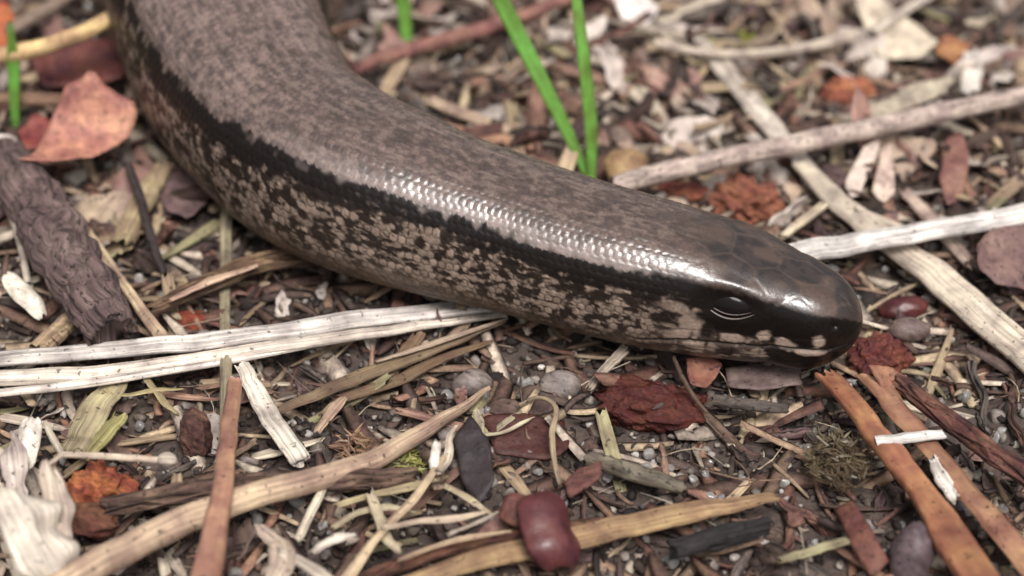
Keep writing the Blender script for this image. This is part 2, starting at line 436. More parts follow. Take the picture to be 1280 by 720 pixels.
# support of that section across the view direction -> rescale so the outline keeps its traced width
for it in range(len(Sfs)):
    v = np.array([np.dot(C[it]-CAM, Sd[it]), np.dot(C[it]-CAM, U[it])]); v /= np.linalg.norm(v); w = np.array([-v[1], v[0]])
    q = rr[it]*(np.cos(phi)*w[1]+np.sin(phi)*w[0]); rr[it] *= 2/(q.max()-q.min())
head = smooth(13, 5, SS)
rr *= 1-head*(0.05*np.exp(-(PH/0.5)**2)+0.10*smooth(2.3, 3.0, np.abs(PH)))
RAD = Rr[:, None]*rr

def body_xyz(R): return C[:, None, :]+U[:, None, :]*(np.cos(PH)*R)[..., None]+Sd[:, None, :]*(np.sin(PH)*R)[..., None]
V0 = body_xyz(RAD); bx, by = proj(V0)
Nn = U[:, None, :]*np.cos(PH)[..., None]+Sd[:, None, :]*np.sin(PH)[..., None]
facing = ((V0-CAM)*Nn).sum(-1) < 0
def surf(px, py):
    d = np.where(facing, (bx-px)**2+(by-py)**2, 1e9); k = np.unravel_index(np.argmin(d), d.shape)
    return SS[k], PH[k], k
# --- scales: staggered cells round the trunk
rows = 56
def cells(s, ph):
    a = s/0.50; b_ = ph/(2*np.pi)*rows
    best = np.full(s.shape, 1e9); sec = best.copy(); ia = np.zeros(s.shape, int); ib = ia.copy(); la = np.zeros(s.shape)
    b0 = np.floor(b_).astype(int)
    for db in (-1, 0, 1, 2):
        bi = b0+db; offs = (bi % 2)*0.5
        a0 = np.round(a-offs).astype(int)
        for da in (-1, 0, 1):
            ai = a0+da; dx = a-offs-ai; dy = (b_-bi)*0.95; d = dx*dx+dy*dy
            n_ = d < best
            sec = np.where(n_, best, np.minimum(sec, d)); la = np.where(n_, dx, la); ia = np.where(n_, ai, ia); ib = np.where(n_, bi % rows, ib); best = np.where(n_, d, best)
    return ia, ib, np.sqrt(sec)-np.sqrt(best), la
IA, IB, EDGE, LA = cells(SS, PH)
hs1 = _hash(IA, IB, IA*0, 5); hs2 = _hash(IA, IB, IA*0, 9)
TH = np.abs(PH)
# centre of each scale, for colours that change from scale to scale
CS = (IA+(IB % 2)*0.5)*0.50; CP = np.abs(((IB/rows*2*np.pi)+np.pi) % (2*np.pi)-np.pi)
scal = smooth(9.5, 13.5, SS)                     # 0 on the head shields, 1 on the body
# --- dorsolateral stripe traced on the photograph
tr = [(168, 5), (200, 75), (240, 120), (300, 160), (370, 196), (440, 230), (520, 255), (600, 280), (660, 302), (720, 324), (790, 340), (850, 346), (890, 356)]
trs = sorted((surf(x, y)[0], abs(surf(x, y)[1])) for x, y in tr)
ts = np.array([t[0] for t in trs]); tp = np.array([t[1] for t in trs])
lo = [(143, 5), (175, 78), (213, 128), (262, 175), (330, 213), (430, 248), (520, 277), (600, 305), (660, 332), (720, 352), (790, 362), (850, 366), (890, 380)]
los = sorted((surf(x, y)[0], abs(surf(x, y)[1])) for x, y in lo)
ls = np.array([t[0] for t in los]); lp = np.array([t[1] for t in los])
stripe = lambda s: np.interp(s, ts, tp)
stripe2 = lambda s: np.maximum(np.interp(s, ls, lp), stripe(s)+0.10)
# --- colours
q3 = np.stack([SS*0.9, PH*Rr[:, None]*0.9, 0*SS], -1)
wob = np.stack([SS*1.3, PH*5, 0*SS+4], -1)
sC = CS*0.5+SS*0.5
pC = np.where(scal > .5, CP*0.6+TH*0.4, TH)+0.05*vnoise(wob*1.5, 21)
dor = np.array(lin((146, 122, 115)))*0.74; dor2 = np.array(lin((92, 75, 68)))*0.72
blk = np.array(lin((34, 28, 26))); tan_ = np.array(lin((160, 140, 126)))*0.8; dk = np.array(lin((42, 34, 30)))*0.9
belly = np.array(lin((98, 82, 68)))*0.7
def mixc(a, b_, t): return a*(1-t[..., None])+b_*t[..., None]
col = np.broadcast_to(dor, SS.shape+(3,)).copy()
col = mixc(col, dor2, np.clip(0.38+0.9*(hs1-0.5)+0.6*fbm(np.stack([SS*1.6, PH*Rr[:, None]*3.4, 0*SS], -1), 31, 3), 0, 1))
rowline = smooth(0.32, 0.5, np.abs((PH/(2*np.pi)*rows*0.5) % 1-0.5))
col = mixc(col, dk, (0.30+0.22*smooth(40, 62, SS))*rowline)
col = mixc(col, dk, 0.60*smooth(0.20, 0.02, EDGE)*scal)                      # dark joints between scales
col = mixc(col, dk*1.5, 0.45*smooth(0.35, 0.0, TH)*smooth(60, 20, SS))         # darker along the spine towards the head
col = mixc(col, np.array(lin((74, 60, 54))), 0.80*smooth(56, 16, SS)*(1-0.4*hs1))
fl = fbm(np.stack([SS*1.9, PH*Rr[:, None]*3.6, 0*SS+7], -1), 33, 3)
col = mixc(col, dk*0.9, 0.42*smooth(0.02, 0.34, fl+0.25*(hs2-0.5))*(1-0.6*smooth(12, 8, SS)))
col = mixc(col, tan_*0.8, 0.35*smooth(0.12, 0.35, -fl))
# flank mottling
big = smooth(52, 22, SS)
f1 = fbm(np.stack([SS*3.2, PH*Rr[:, None]*4.4, 0*SS], -1)+0.5*vnoise(q3*2, 44)[..., None], 41, 3)
f2 = fbm(np.stack([SS*1.9, PH*Rr[:, None]*2.7, 0*SS], -1)+0.5*vnoise(q3*2, 45)[..., None], 42, 3)
down = (TH-stripe2(SS))
mot = (0.55*f1+0.25*f2+0.80*(hs2-0.5))*(1-big)+(0.85*f2+0.25*f1+0.42*(hs2-0.5)*scal)*big
lightness = smooth(-0.16, 0.14, mot+np.interp(down, [-.1, 0.15, 0.5, 1.0], [-.30, -0.12, -0.03, 0.10]))
flank = mixc(np.broadcast_to(dk, SS.shape+(3,)), tan_*0.9, lightness*(0.55+0.45*hs1)*(0.8+0.4*smooth(0.0, 0.3, EDGE)*scal))
flank = mixc(flank, np.array(lin((128, 104, 92)))*0.8, 0.55*smooth(52, 66, SS)*smooth(0.25, 0.6, down))
flank = mixc(flank, dk, 0.62*smooth(0.20, 0.02, EDGE)*scal)
flank = mixc(flank, belly, smooth(0.62, 1.05, down)*0.85)
onstripe = smooth(-0.03, 0.03, pC-stripe(sC))
offstripe = smooth(-0.05, 0.10, pC-stripe2(sC)+0.10*f2)
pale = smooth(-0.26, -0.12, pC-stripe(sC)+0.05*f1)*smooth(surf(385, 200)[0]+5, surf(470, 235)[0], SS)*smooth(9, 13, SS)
col = mixc(col, np.array(lin((182, 166, 160)))*0.8, 0.5*pale*(0.75+0.5*(hs2-0.5)))  # pale dorsolateral line, with some of the shoulder highlight painted into the colour
strip = np.broadcast_to(blk*0.55, SS.shape+(3,)).copy()
strip = mixc(strip, tan_*0.75, 0.8*smooth(0.72, 0.80, hs2)*smooth(46, 56, SS)*smooth(.1, .3, EDGE))   # pale dots behind
col = mixc(col, strip, onstripe); col = mixc(col, flank, onstripe*offstripe)
# head: bronze-black shields with paler seams, black mask through the eye, pale lip blotches
hmask = smooth(14.5, 9.0, SS)
def ell(px, py, wx, wy, soft=0.35, ang=0):
    s, p, k = surf(px, py); r = Rr[k[0]]*rr[k]; sc = depth(V0[k])/FPX
    ds = (SS-s)/(wx*sc/2); dp = (TH-abs(p))*r/(wy*sc/2)
    c, s_ = math.cos(ang), math.sin(ang); ds, dp = ds*c+dp*s_, dp*c-ds*s_
    d = np.sqrt(ds**2+dp**2)+0.45*vnoise(np.stack([SS*1.6+px, TH*8, 0*SS], -1), 61)+0.3*vnoise(np.stack([SS*4+px, TH*18, 0*SS], -1), 62)
    return smooth(1+soft, 1-soft, d)
crown = np.broadcast_to(np.array(lin((50, 40, 36))), SS.shape+(3,)).copy()
crown = mixc(crown, np.array(lin((26, 21, 19))), 0.7*smooth(0.0, 0.25, fbm(q3*1.3, 72, 3)))
crown = mixc(crown, np.array(lin((92, 72, 62))), 0.5*smooth(-0.1, 0.4, fbm(q3*0.8, 71, 3)))
# voronoi-like seams of the head shields
pts = [(0.0, 1.4), (0.0, 4.4), (0.55, 3.0), (-0.55, 3.0), (0.0, 7.5), (0.6, 5.6), (-0.6, 5.6), (0.7, 8.6), (-0.7, 8.6), (0.0, 10.4), (0.45, 12), (-0.45, 12), (0.85, 1.6), (-0.85, 1.6), (0.95, 6.8), (-.95, 6.8), (0.95, 10.5), (-.95, 10.5), (0.95, 4.2), (-.95, 4.2)]
dd = np.stack([np.hypot((PH-p)*4.3, SS-s) for p, s in pts], -1); dd.sort(-1); seam = dd[..., 1]-dd[..., 0]
onhead = smooth(13.5, 11.5, SS)*smooth(1.25, 1.0, TH)
crown = mixc(crown, np.array(lin((120, 98, 86))), 0.16*smooth(0.34, 0.03, seam+0.22*f1)*onhead)
hcol = crown.copy()
sidec = np.broadcast_to(np.array(lin((66, 54, 49))), SS.shape+(3,)).copy()
sidec = mixc(sidec, tan_*0.75, smooth(0.08, 0.34, 0.7*f2+0.6*f1+0.06*(SS-9)/5))
eyeS, eyeP, eyeK = surf(911, 382)
side = smooth(stripe(8.5)-0.02, stripe(8.5)+0.06, TH+0.04*f1)
hcol = mixc(hcol, np.broadcast_to(blk*0.45, SS.shape+(3,)), side)
low = smooth(0.05, 0.22, TH-abs(surf(900, 408)[1])-0.015*(SS-7)*0+0.03*f2)
hcol = mixc(hcol, sidec, low*smooth(4.5, 6.5, SS))
for (x, y, wx, wy) in [(862, 407, 30, 34), (848, 385, 44, 14), (919, 423, 34, 12), (955, 418, 20, 14), (978, 429, 20, 12), (946, 442, 36, 18), (1024, 427, 12, 20), (1008, 441, 30, 9), (890, 436, 44, 9), (840, 418, 40, 14), (866, 431, 30, 9)]:
    hcol = mixc(hcol, tan_*1.05, 0.92*ell(x, y, wx, wy))
for (x, y, wx, wy) in [(884, 412, 18, 22), (905, 440, 26, 12), (974, 443, 24, 12)]:
    hcol = mixc(hcol, blk*0.8, 0.9*ell(x, y, wx, wy))
hcol = mixc(hcol, belly*0.9, smooth(2.15, 2.45, TH))
col = mixc(col, hcol, hmask)
# --- relief
rel = scal*(0.034*smooth(0.0, 0.32, EDGE)-0.035*LA)+0.0
rel = rel-0.018*smooth(0.35, 0.0, seam)*onhead*(1-scal)
mouth = [(800, 424), (850, 425), (900, 429), (950, 433), (1000, 437), (1040, 436), (1062, 428)]
ms_ = sorted((surf(x, y)[0], abs(surf(x, y)[1])) for x, y in mouth); mS = np.array([a for a, _ in ms_]); mP = np.array([p for _, p in ms_])
md = (TH-np.interp(SS, mS, mP))*Rr[:, None]
mline = np.exp(-(md/0.10)**2)*smooth(14, 12.5, SS)*smooth(0.35, 1.0, SS)
rel = rel-0.14*mline; col = mixc(col, blk*0.5, 0.85*mline)
rel = rel+0.05*np.exp(-((md-0.3)/0.22)**2)*smooth(14, 12, SS)*smooth(.5, 1.5, SS)
lip = np.exp(-((np.abs(SS/1.75+0.3*np.sign(md)) % 1)-0.5)**2/0.004)*smooth(0.95, 0.75, np.abs(md))*smooth(12.5, 11, SS)*smooth(1.0, 2.0, SS)
rel = rel-0.05*lip-0.04*np.exp(-((np.abs(md)-0.95)/0.08)**2)*smooth(12.5, 11, SS)*smooth(1.5, 3, SS)
col = mixc(col, blk*0.6, 0.6*lip)
# eye socket and brow
sc_ = depth(V0[eyeK])/FPX; er = Rr[eyeK[0]]
ex_, ey_ = (SS-eyeS), (TH-abs(eyeP))*er
de = np.hypot(ex_/2.3, ey_/1.25)
rel = rel-0.26*np.exp(-(de/0.62)**2)+0.05*np.exp(-((de-1.05)/0.25)**2)
rel = rel+0.16*np.exp(-(ex_/2.4)**2-((ey_+1.25)/0.5)**2)
# nostril
nS_, nP_, nK = surf(1043, 408); dn = np.hypot(SS-nS_, (TH-abs(nP_))*Rr[nK[0]]); rel = rel-0.22*np.exp(-(dn/0.20)**2)
rel = rel+0.02*fbm(q3*0.8, 91, 2)+0.014*fl*scal+0.010*fbm(q3*2.6, 92, 3)
rel *= smooth(0.0, 0.5, Rr)[:, None]
VB = body_xyz(RAD+rel)
nR = len(Sfs); i, j = np.meshgrid(np.arange(nR-1), np.arange(nphi), indexing='ij'); j2 = (j+1) % nphi
FB = np.stack([i*nphi+j, (i+1)*nphi+j, (i+1)*nphi+j2, i*nphi+j2], -1).reshape(-1, 4)

m, nt, b, N, L = nodes('lizard_skin')
at = N('Attribute', attribute_name='col'); tc = N('TexCoord')
vm = N('VectorMath', operation='SCALE'); vm.inputs['Scale'].default_value = 1000; L(tc.outputs['Object'], vm.inputs[0])
nz = N('TexNoise'); setin(nz, Scale=5.0, Detail=4.0, Roughness=0.6); L(vm.outputs[0], nz.inputs['Vector'])
mr = N('MapRange'); setin(mr, From_Min=0.3, From_Max=0.7, To_Min=0.78, To_Max=1.2); L(nz.outputs[0], mr.inputs[0])
sc = N('VectorMath', operation='SCALE'); L(at.outputs['Color'], sc.inputs[0]); L(mr.outputs[0], sc.inputs['Scale']); L(sc.outputs[0], b.inputs['Base Color'])
ra = N('Attribute', attribute_name='gloss'); L(ra.outputs['Fac'], b.inputs['Roughness'])
sa = N('Attribute', attribute_name='sheen'); L(sa.outputs['Fac'], b.inputs['Specular IOR Level'])
bp = N('Bump'); setin(bp, Strength=0.7, Distance=0.03*MM); L(nz.outputs[0], bp.inputs['Height']); L(bp.outputs[0], b.inputs['Normal'])
M['skin'] = m
base = np.array([C[400, 0], C[400, 1], 0.0])
worm = link('slow_worm', None, base, label='glossy brown legless lizard with dark flank stripe stretched over the litter', cat='lizard')
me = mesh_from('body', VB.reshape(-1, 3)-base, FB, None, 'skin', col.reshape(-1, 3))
a = me.attributes.new('gloss', 'FLOAT', 'POINT')
gl = np.interp(SS, [0, 10, 20, 60, 100], [0.30, 0.30, 0.29, 0.31, 0.36])+0.10*(hs1-0.5)*scal
gl = gl+0.12*onstripe*scal+0.10*np.clip(fl, -.6, 1)*scal+0.05*fbm(q3*1.5, 93, 3)
a.data.foreach_set('value', gl.astype(np.float32).ravel())
a = me.attributes.new('sheen', 'FLOAT', 'POINT')
a.data.foreach_set('value', (1.0-0.75*onstripe*scal-0.80*side*(1-scal)).astype(np.float32).ravel())
link('body', me, (0, 0, 0), parent=worm)
m, nt, b, N, L = nodes('eye_wet'); setin(b, Base_Color=(0.008, 0.006, 0.006, 1), Roughness=0.10); b.inputs['Specular IOR Level'].default_value = 0.10; M['eye'] = m
m, nt, b, N, L = nodes('eyelid'); setin(b, Base_Color=(*lin((96, 84, 78)), 1), Roughness=0.25); M['lid'] = m
for sg in (1, -1):
    kk = (eyeK[0], int(np.argmin(np.abs(phi-sg*abs(eyeP))))); pc = body_xyz(RAD)[kk]; nr = Nn[kk]; tt = T[kk[0]]; bb = np.cross(nr, tt)*sg
    Ve, Fe = ico(4); Vw = Ve[:, :1]*tt*1.35+Ve[:, 1:2]*bb*0.74+Ve[:, 2:3]*nr*0.36-nr*0.34
    eo = link('eye', mesh_from('eye', Vw, Fe, None, 'eye'), pc-base, parent=worm)
    for (off, wv) in ((0.80, 0.06), (0.56, 0.035)):
        u = np.linspace(-1, 1, 24); pth = np.stack([tt*(1.45*x)*(0.6+off*0.7)+bb*(-off*1.1*(1-x*x*0.75)*1.0+0.05)*1.0-nr*(0.10+0.13*x*x) for x in u])
        # the lids curve below the eye: pick the side that faces the ground
        if bb[2] < 0: pth = np.stack([tt*(1.45*x)*(0.6+off*0.7)-bb*(-off*1.1*(1-x*x*0.75)+0.05)-nr*(0.10+0.13*x*x) for x in u])
        aa = np.linspace(0, 6.283, 8, endpoint=False); tw = wv*(1-0.8*u*u)
        Vl, Fl, ul = sweep(pth, np.stack([np.cos(aa), np.sin(aa)], -1), tw, tw)
        link('eyelid_fold', mesh_from('eyelid_fold', Vl.reshape(-1, 3), Fl, ul, 'lid'), (0, 0, 0), parent=eo)
    del Vw

BODYC, BODYR = C[::8], Rr[::8]
def under_body(x, y, f=0.75):
    d = np.hypot(BODYC[:, 0]-x, BODYC[:, 1]-y); return bool((d < BODYR*f).any())

# ================================================================= LITTER ONE CAN TELL APART
M['wet'] = litter_mat('wet', (1, 1, 1), 3.0, 0.7, 0.42, 0.30, spec=0.5, sss=0.1)
# ---- pale straws and stalks
straw('long bleached ribbed straw passing under the neck of the lizard', [(-60, 452, 2.0), (150, 437, 2.2), (320, 419, 2.4), (480, 396, 2.3), (640, 380, 1.6)], [26, 28, 29, 30, 24], (248, 236, 226), 0.45, 4, k=0.84, fray=0.3, n=50)
straw('lower bleached straw lying against the long ribbed one', [(-60, 476, 2.1), (140, 464, 2.2), (330, 436, 2.4), (520, 408, 2.2), (632, 394, 1.6)], [28, 24, 20, 17, 8], (246, 229, 212), 0.5, 3, k=0.9, fray=0.3, n=50)
straw('thin peeled straw edge along the lowest side of the bleached pair', [(-60, 498, 2.3), (100, 480, 2.3), (300, 449, 2.3), (430, 424, 2.2)], [12, 12, 10, 6], (250, 236, 222), 0.7, 2, k=0.9, m=20)
straw('white ribbed straw sticking out from behind the snout', [(930, 332, 2.6), (1000, 316, 3.0), (1130, 295, 3.2), (1350, 255, 3.0)], [34, 35, 33, 36], (252, 242, 234), 0.5, 4, k=0.88, n=44, fray=0.3)
straw('broad cream stalk with dark grooves crossing under the white straw', [(1000, 204, 1.7), (1060, 262, 1.7), (1150, 330, 1.5), (1225, 392, 1.4), (1330, 484, 1.4)], [24, 34, 44, 52, 56], (240, 222, 200), 0.4, 5, k=0.86, n=44, fray=0.3)
straw('cream split stalk running under the grey speckled twig', [(872, 48, 1.6), (915, 100, 1.6), (965, 160, 1.4), (1012, 212, 1.2)], [16, 26, 28, 22], (236, 220, 204), 0.4, 3, k=0.85)
straw('narrow cream splinter alongside the split stalk', [(905, 70, 1.9), (925, 105, 1.8), (955, 140, 1.6)], [14, 14, 6], (228, 210, 194), 0.5, 2, m=20)
twig('grey speckled twig reaching in behind the lizard', [(770, 232, 3.4), (830, 215, 3.6), (960, 187, 3.8), (1120, 153, 3.9), (1350, 104, 3.6)], [26, 26, 26, 25, 22], (206, 184, 172), 0.04, k=0.85, n=60, kink=0.015)
twig('thin curved pale stem in the blurred background litter', [(820, 54, 2.4), (880, 66, 2.5), (960, 66, 2.6), (1030, 54, 2.4), (1072, 42, 2.2)], [12, 11, 12, 14, 16], (226, 206, 188), 0.05, mat='straw', name='dry_stalk', cat='stem', k=0.8)
twig('red brown thin twig lying in the background', [(440, 88, 2.2), (500, 66, 2.4), (570, 46, 2.5), (640, 24, 2.4), (740, -14, 2.2)], [15, 18, 20, 17, 14], (168, 116, 106), 0.07, k=0.75)
twig('upright pinkish stick end behind the lizard', [(664, 196, 0.8), (668, 150, 1.2), (676, 104, 1.6)], [26, 25, 22], (190, 142, 124), 0.06, k=0.7)
twig('yellow bent stem in front of the tail end of the body', [(-40, 72, 6.0), (30, 64, 6.2), (90, 46, 6.8), (140, 22, 7.4), (190, -12, 8.0)], [18, 22, 21, 19, 13], (246, 206, 150), 0.05, mat='straw', name='dry_stalk', cat='stem', k=0.85)
straw('thin straight tan straw beside the thick bark twig', [(104, 284, 3.0), (140, 335, 2.6), (175, 385, 2.3), (204, 424, 2.2)], [12, 13, 14, 18], (226, 196, 164), 0.7, 2, k=0.8, m=20)
twig('thin curved cream stem by the pale bud scale', [(-12, 232, 2.6), (14, 272, 2.6), (28, 318, 2.3), (36, 356, 2.0)], [7, 8, 9, 10], (228, 212, 194), 0.04, mat='straw', name='dry_stalk', cat='stem', k=0.8)
straw('upright grey green stem standing across the bleached straws', [(284, 250, 2.2), (282, 330, 1.6), (281, 400, 1.5), (283, 470, 2.4), (279, 540, 2.0), (270, 600, 1.4)], [16, 15, 14, 16, 12, 7], (196, 182, 150), 0.75, 2, name='dry_stalk', cat='stem', k=0.7, m=20)
straw('flat ragged white straw chip with pointed lower end', [(303, 456, 2.4), (325, 500, 2.2), (350, 540, 2.0), (376, 576, 1.7)], [20, 26, 27, 28], (248, 234, 216), 0.22, 4, k=0.9, fray=0.5)
straw('small bright white wood chip lying across the orange stalk', [(1094, 551, 3.0), (1135, 547, 3.0), (1179, 542, 2.9)], [15, 17, 15], (255, 248, 240), 0.45, 2, name='wood_chip', cat='wood chip', k=0.95, fray=0.15)
straw('small cream straw splinter beside the flat orange stalk', [(1168, 575, 2.4), (1182, 600, 2.3), (1198, 625, 2.1)], [14, 26, 20], (244, 232, 220), 0.4, 3, k=0.9)
straw('pale straw lying diagonally at the side of the snout', [(978, 296, 1.7), (1003, 276, 1.9), (1030, 256, 1.8)], [11, 13, 12], (228, 208, 180), 0.6, 2, k=0.82, m=20)
straw('pinkish cream stalk under the white ribbed straw', [(1130, 238, 1.2), (1165, 275, 1.3), (1212, 330, 1.2)], [16, 22, 20], (218, 190, 174), 0.4, 3, k=0.75)
straw('tan flat straw piece under the bleached straws', [(150, 470, 1.7), (122, 510, 1.5), (92, 566, 1.4)], [34, 40, 36], (214, 196, 156), 0.2, 5, k=0.72, fray=0.5)
straw('olive flat grass piece beside the tan straw', [(152, 520, 1.5), (130, 545, 1.5), (108, 572, 1.5)], [20, 24, 16], (190, 176, 120), 0.2, 4, k=0.68, fray=0.5)
straw('tan stick poking out from under the body', [(205, 208, 2.2), (180, 250, 1.9), (150, 308, 1.6)], [26, 32, 30], (198, 172, 138), 0.6, 3, name='stick', cat='stick', k=0.68)
twig('thin dark twig crossing over the tan stick', [(160, 205, 3.6), (176, 250, 3.2), (190, 300, 2.4), (206, 344, 1.6)], [11, 12, 12, 9], (74, 62, 60), 0.08, k=0.7)
straw('tan stub lying below the bark twig end', [(92, 395, 1.8), (72, 415, 1.8), (48, 440, 1.6)], [26, 28, 30], (206, 176, 142), 0.6, 2, name='stick', cat='stick', k=0.72)
# ---- bark twig on the left, other twigs
twig('thick dark purple brown twig with deeply cracked bark', [(2, 196, 3.2), (50, 262, 3.6), (88, 330, 3.8), (140, 420, 3.0)], [58, 72, 76, 66], (138, 114, 110), 0.09, mat='cracked', n=110, m=64, freq=1.9, ridg=0.13, k=0.78, kink=0.04)
straw('layered brown bark strip running under the lizard', [(186, 388, 2.2), (250, 360, 2.4), (330, 326, 2.2), (440, 318, 1.2)], [22, 36, 40, 40], (150, 118, 92), 0.35, 4, name='bark_strip', cat='bark', mat='bark', k=0.75, fray=0.9)
straw('pale broken edge on top of the layered bark strip', [(212, 376, 3.0), (262, 352, 3.2), (322, 332, 3.0)], [7, 12, 6], (220, 182, 158), 0.5, 2, name='bark_splinter', cat='bark', k=0.75, m=20)
straw('thick pinkish brown stick standing over the tan branched twig', [(294, 476, 3.6), (286, 540, 4.0), (276, 620, 4.6), (256, 735, 5.2)], [18, 22, 28, 40], (184, 136, 114), 0.8, 0, name='stick', cat='stick', mat='stalk', k=0.78, fray=0.3)
twig('long tan tapering twig with a splintered thin end', [(60, 742, 3.0), (140, 694, 3.0), (250, 642, 3.0), (340, 612, 2.8), (440, 586, 2.5), (530, 540, 2.2), (612, 486, 1.8)], [40, 40, 38, 32, 28, 20, 6], (218, 186, 158), 0.06, mat='straw', n=70, k=0.82)
twig('dark brown twig under the tan tapering one', [(130, 634, 2.0), (220, 618, 2.2), (310, 606, 2.2), (420, 600, 2.2), (520, 596, 1.8)], [24, 28, 28, 30, 24], (126, 98, 84), 0.09, mat='bark', n=60, k=0.75)
t = twig('thin pale stem with a round knob at its end', [(76, 568, 3.2), (130, 570, 3.3), (212, 576, 3.1)], [9, 9, 9], (226, 204, 182), 0.04, mat='straw', name='dry_stalk', cat='stem', k=0.8)
V, F, uv = blob_geo((0.62, 0.5, 0.45), 0.1, 1.5, 5, 3); place('knob', V+P(209, 575, 3.1), F, uv, 'straw', lin((226, 208, 190), .8), parent=t)
twig(None, [(78, 568, 3.2), (66, 548, 3.4), (56, 528, 3.5)], [8, 9, 7], (226, 208, 190), 0.04, mat='straw', name='side_shoot', cat=None, parent=t, k=0.8)
twig(None, [(78, 568, 3.2), (62, 580, 3.0), (48, 592, 2.8)], [8, 7, 6], (206, 186, 166), 0.04, mat='straw', name='side_shoot', cat=None, parent=t, k=0.8)
straw('flat brown splinter below the neck reaching up to the body', [(346, 514, 1.6), (430, 478, 1.8), (500, 452, 1.9), (632, 400, 2.0)], [14, 24, 24, 8], (150, 124, 100), 0.3, 4, name='wood_splinter', cat='wood splinter', k=0.72, fray=0.7)
straw('narrow pale splinter lying on the flat brown one', [(470, 452, 2.4), (540, 430, 2.4), (634, 398, 2.3)], [5, 10, 4], (206, 180, 158), 0.4, 2, name='wood_splinter', cat='wood splinter', k=0.75, m=20)
straw('second brown splinter with a broken tip by the sand grains', [(420, 500, 1.3), (500, 474, 1.5), (556, 446, 1.6), (614, 427, 1.7)], [16, 20, 16, 7], (138, 108, 86), 0.3, 3, name='wood_splinter', cat='wood splinter', k=0.72, fray=0.8)
straw('brown cross splinter slanting under the narrow pale one', [(524, 418, 1.7), (500, 450, 1.5), (472, 486, 1.2)], [18, 20, 14], (152, 122, 98), 0.35, 3, name='wood_splinter', cat='wood splinter', k=0.72)
# ---- front right stalks
straw('smooth orange brown stalk widening towards its lower end', [(1036, 468, 2.2), (1080, 522, 2.4), (1128, 584, 2.6), (1172, 644, 2.8), (1240, 752, 3.0)], [26, 30, 36, 44, 54], (180, 122, 92), 0.6, 0, name='plant_stalk', cat='stalk', mat='stalk', k=0.76, n=50, wob=0.25)
straw('orange stalk with a flat pale lower half beside the smooth one', [(1088, 470, 2.0), (1128, 520, 2.2), (1180, 580, 2.2), (1230, 640, 2.2), (1310, 732, 2.2)], [28, 30, 30, 36, 40], (180, 132, 106), 0.4, 1, name='plant_stalk', cat='stalk', mat='stalk', k=0.75, n=50)
twig('dark reddish round twig beside the orange stalks', [(1120, 476, 2.2), (1180, 520, 2.4), (1240, 566, 2.5), (1320, 622, 2.4)], [22, 26, 28, 28], (132, 86, 74), 0.08, mat='bark', n=50, k=0.8)
leaf('curved red brown bark flake with pale tip', [(1042, 632), (1062, 624), (1086, 660), (1112, 700), (1090, 716), (1066, 684)], 2.2, (130, 82, 70), 0.4, curl=(-.3, -.1), tilt=(0.1, -.3), name='bark_flake', cat='bark', mat='leaf', k=0.75)
lump('smooth mauve grey rounded bark stub', 1138, 698, 52, 100, (112, 94, 98), 0.12, 1.5, ang=0.1, name='bark_stub', cat='bark', mat='pebble', k=0.7)
twig('short charcoal stick end near the quartz pebble', [(840, 690, 1.8), (890, 674, 2.0), (958, 656, 2.0)], [26, 30, 24], (58, 52, 52), 0.09, mat='bark', name='charred_stick', cat='stick', k=0.7)
straw('long yellow brown bark strip under the glossy red husk', [(470, 742, 1.4), (600, 700, 1.6), (740, 668, 1.8), (860, 640, 1.8), (970, 622, 1.6)], [24, 34, 40, 38, 16], (200, 162, 122), 0.22, 3, name='bark_strip', cat='bark', mat='straw', k=0.7, n=60, fray=0.5)
straw('brown under layer of the long bark strip', [(430, 735, 1.2), (540, 690, 1.3), (640, 668, 1.4), (760, 652, 1.4)], [20, 26, 24, 16], (142, 96, 76), 0.3, 3, name='bark_strip', cat='bark', mat='bark', k=0.75)
twig('grey green twig piece beyond the yellow brown strip', [(736, 572, 1.6), (790, 590, 1.7), (856, 610, 1.5)], [20, 24, 18], (134, 122, 106), 0.07, k=0.72)
twig('slim grey twig below the chin of the lizard', [(892, 500, 1.6), (935, 506, 1.7), (985, 512, 1.5)], [14, 16, 12], (112, 100, 92), 0.08, k=0.72)
straw('olive straw lying near the lower charcoal stick', [(976, 700, 2.0), (1010, 690, 2.0), (1058, 676, 1.9)], [12, 14, 12], (190, 178, 140), 0.5, 2, k=0.72, m=20)
straw('pale twig chip lying under the chin', [(736, 486, 1.6), (752, 466, 1.9), (782, 436, 2.2)], [12, 14, 16], (196, 178, 160), 0.5, 2, name='wood_chip', cat='wood chip', k=0.75)
twig('thin curved dark stem hanging from below the jaw', [(842, 446, 2.6), (852, 470, 2.4), (866, 494, 2.0), (884, 516, 1.4)], [5, 6, 6, 4], (120, 96, 80), 0.03, name='dry_stalk', cat='stem', m=10)
twig('thin arched grass strand over the dark red leaf', [(650, 506, 2.0), (672, 497, 2.6), (694, 508, 3.0), (690, 545, 2.8), (694, 580, 2.2), (700, 606, 1.6)], [5, 6, 7, 8, 7, 5], (196, 172, 142), 0.03, mat='straw', name='grass_strand', cat='grass strand', m=10)
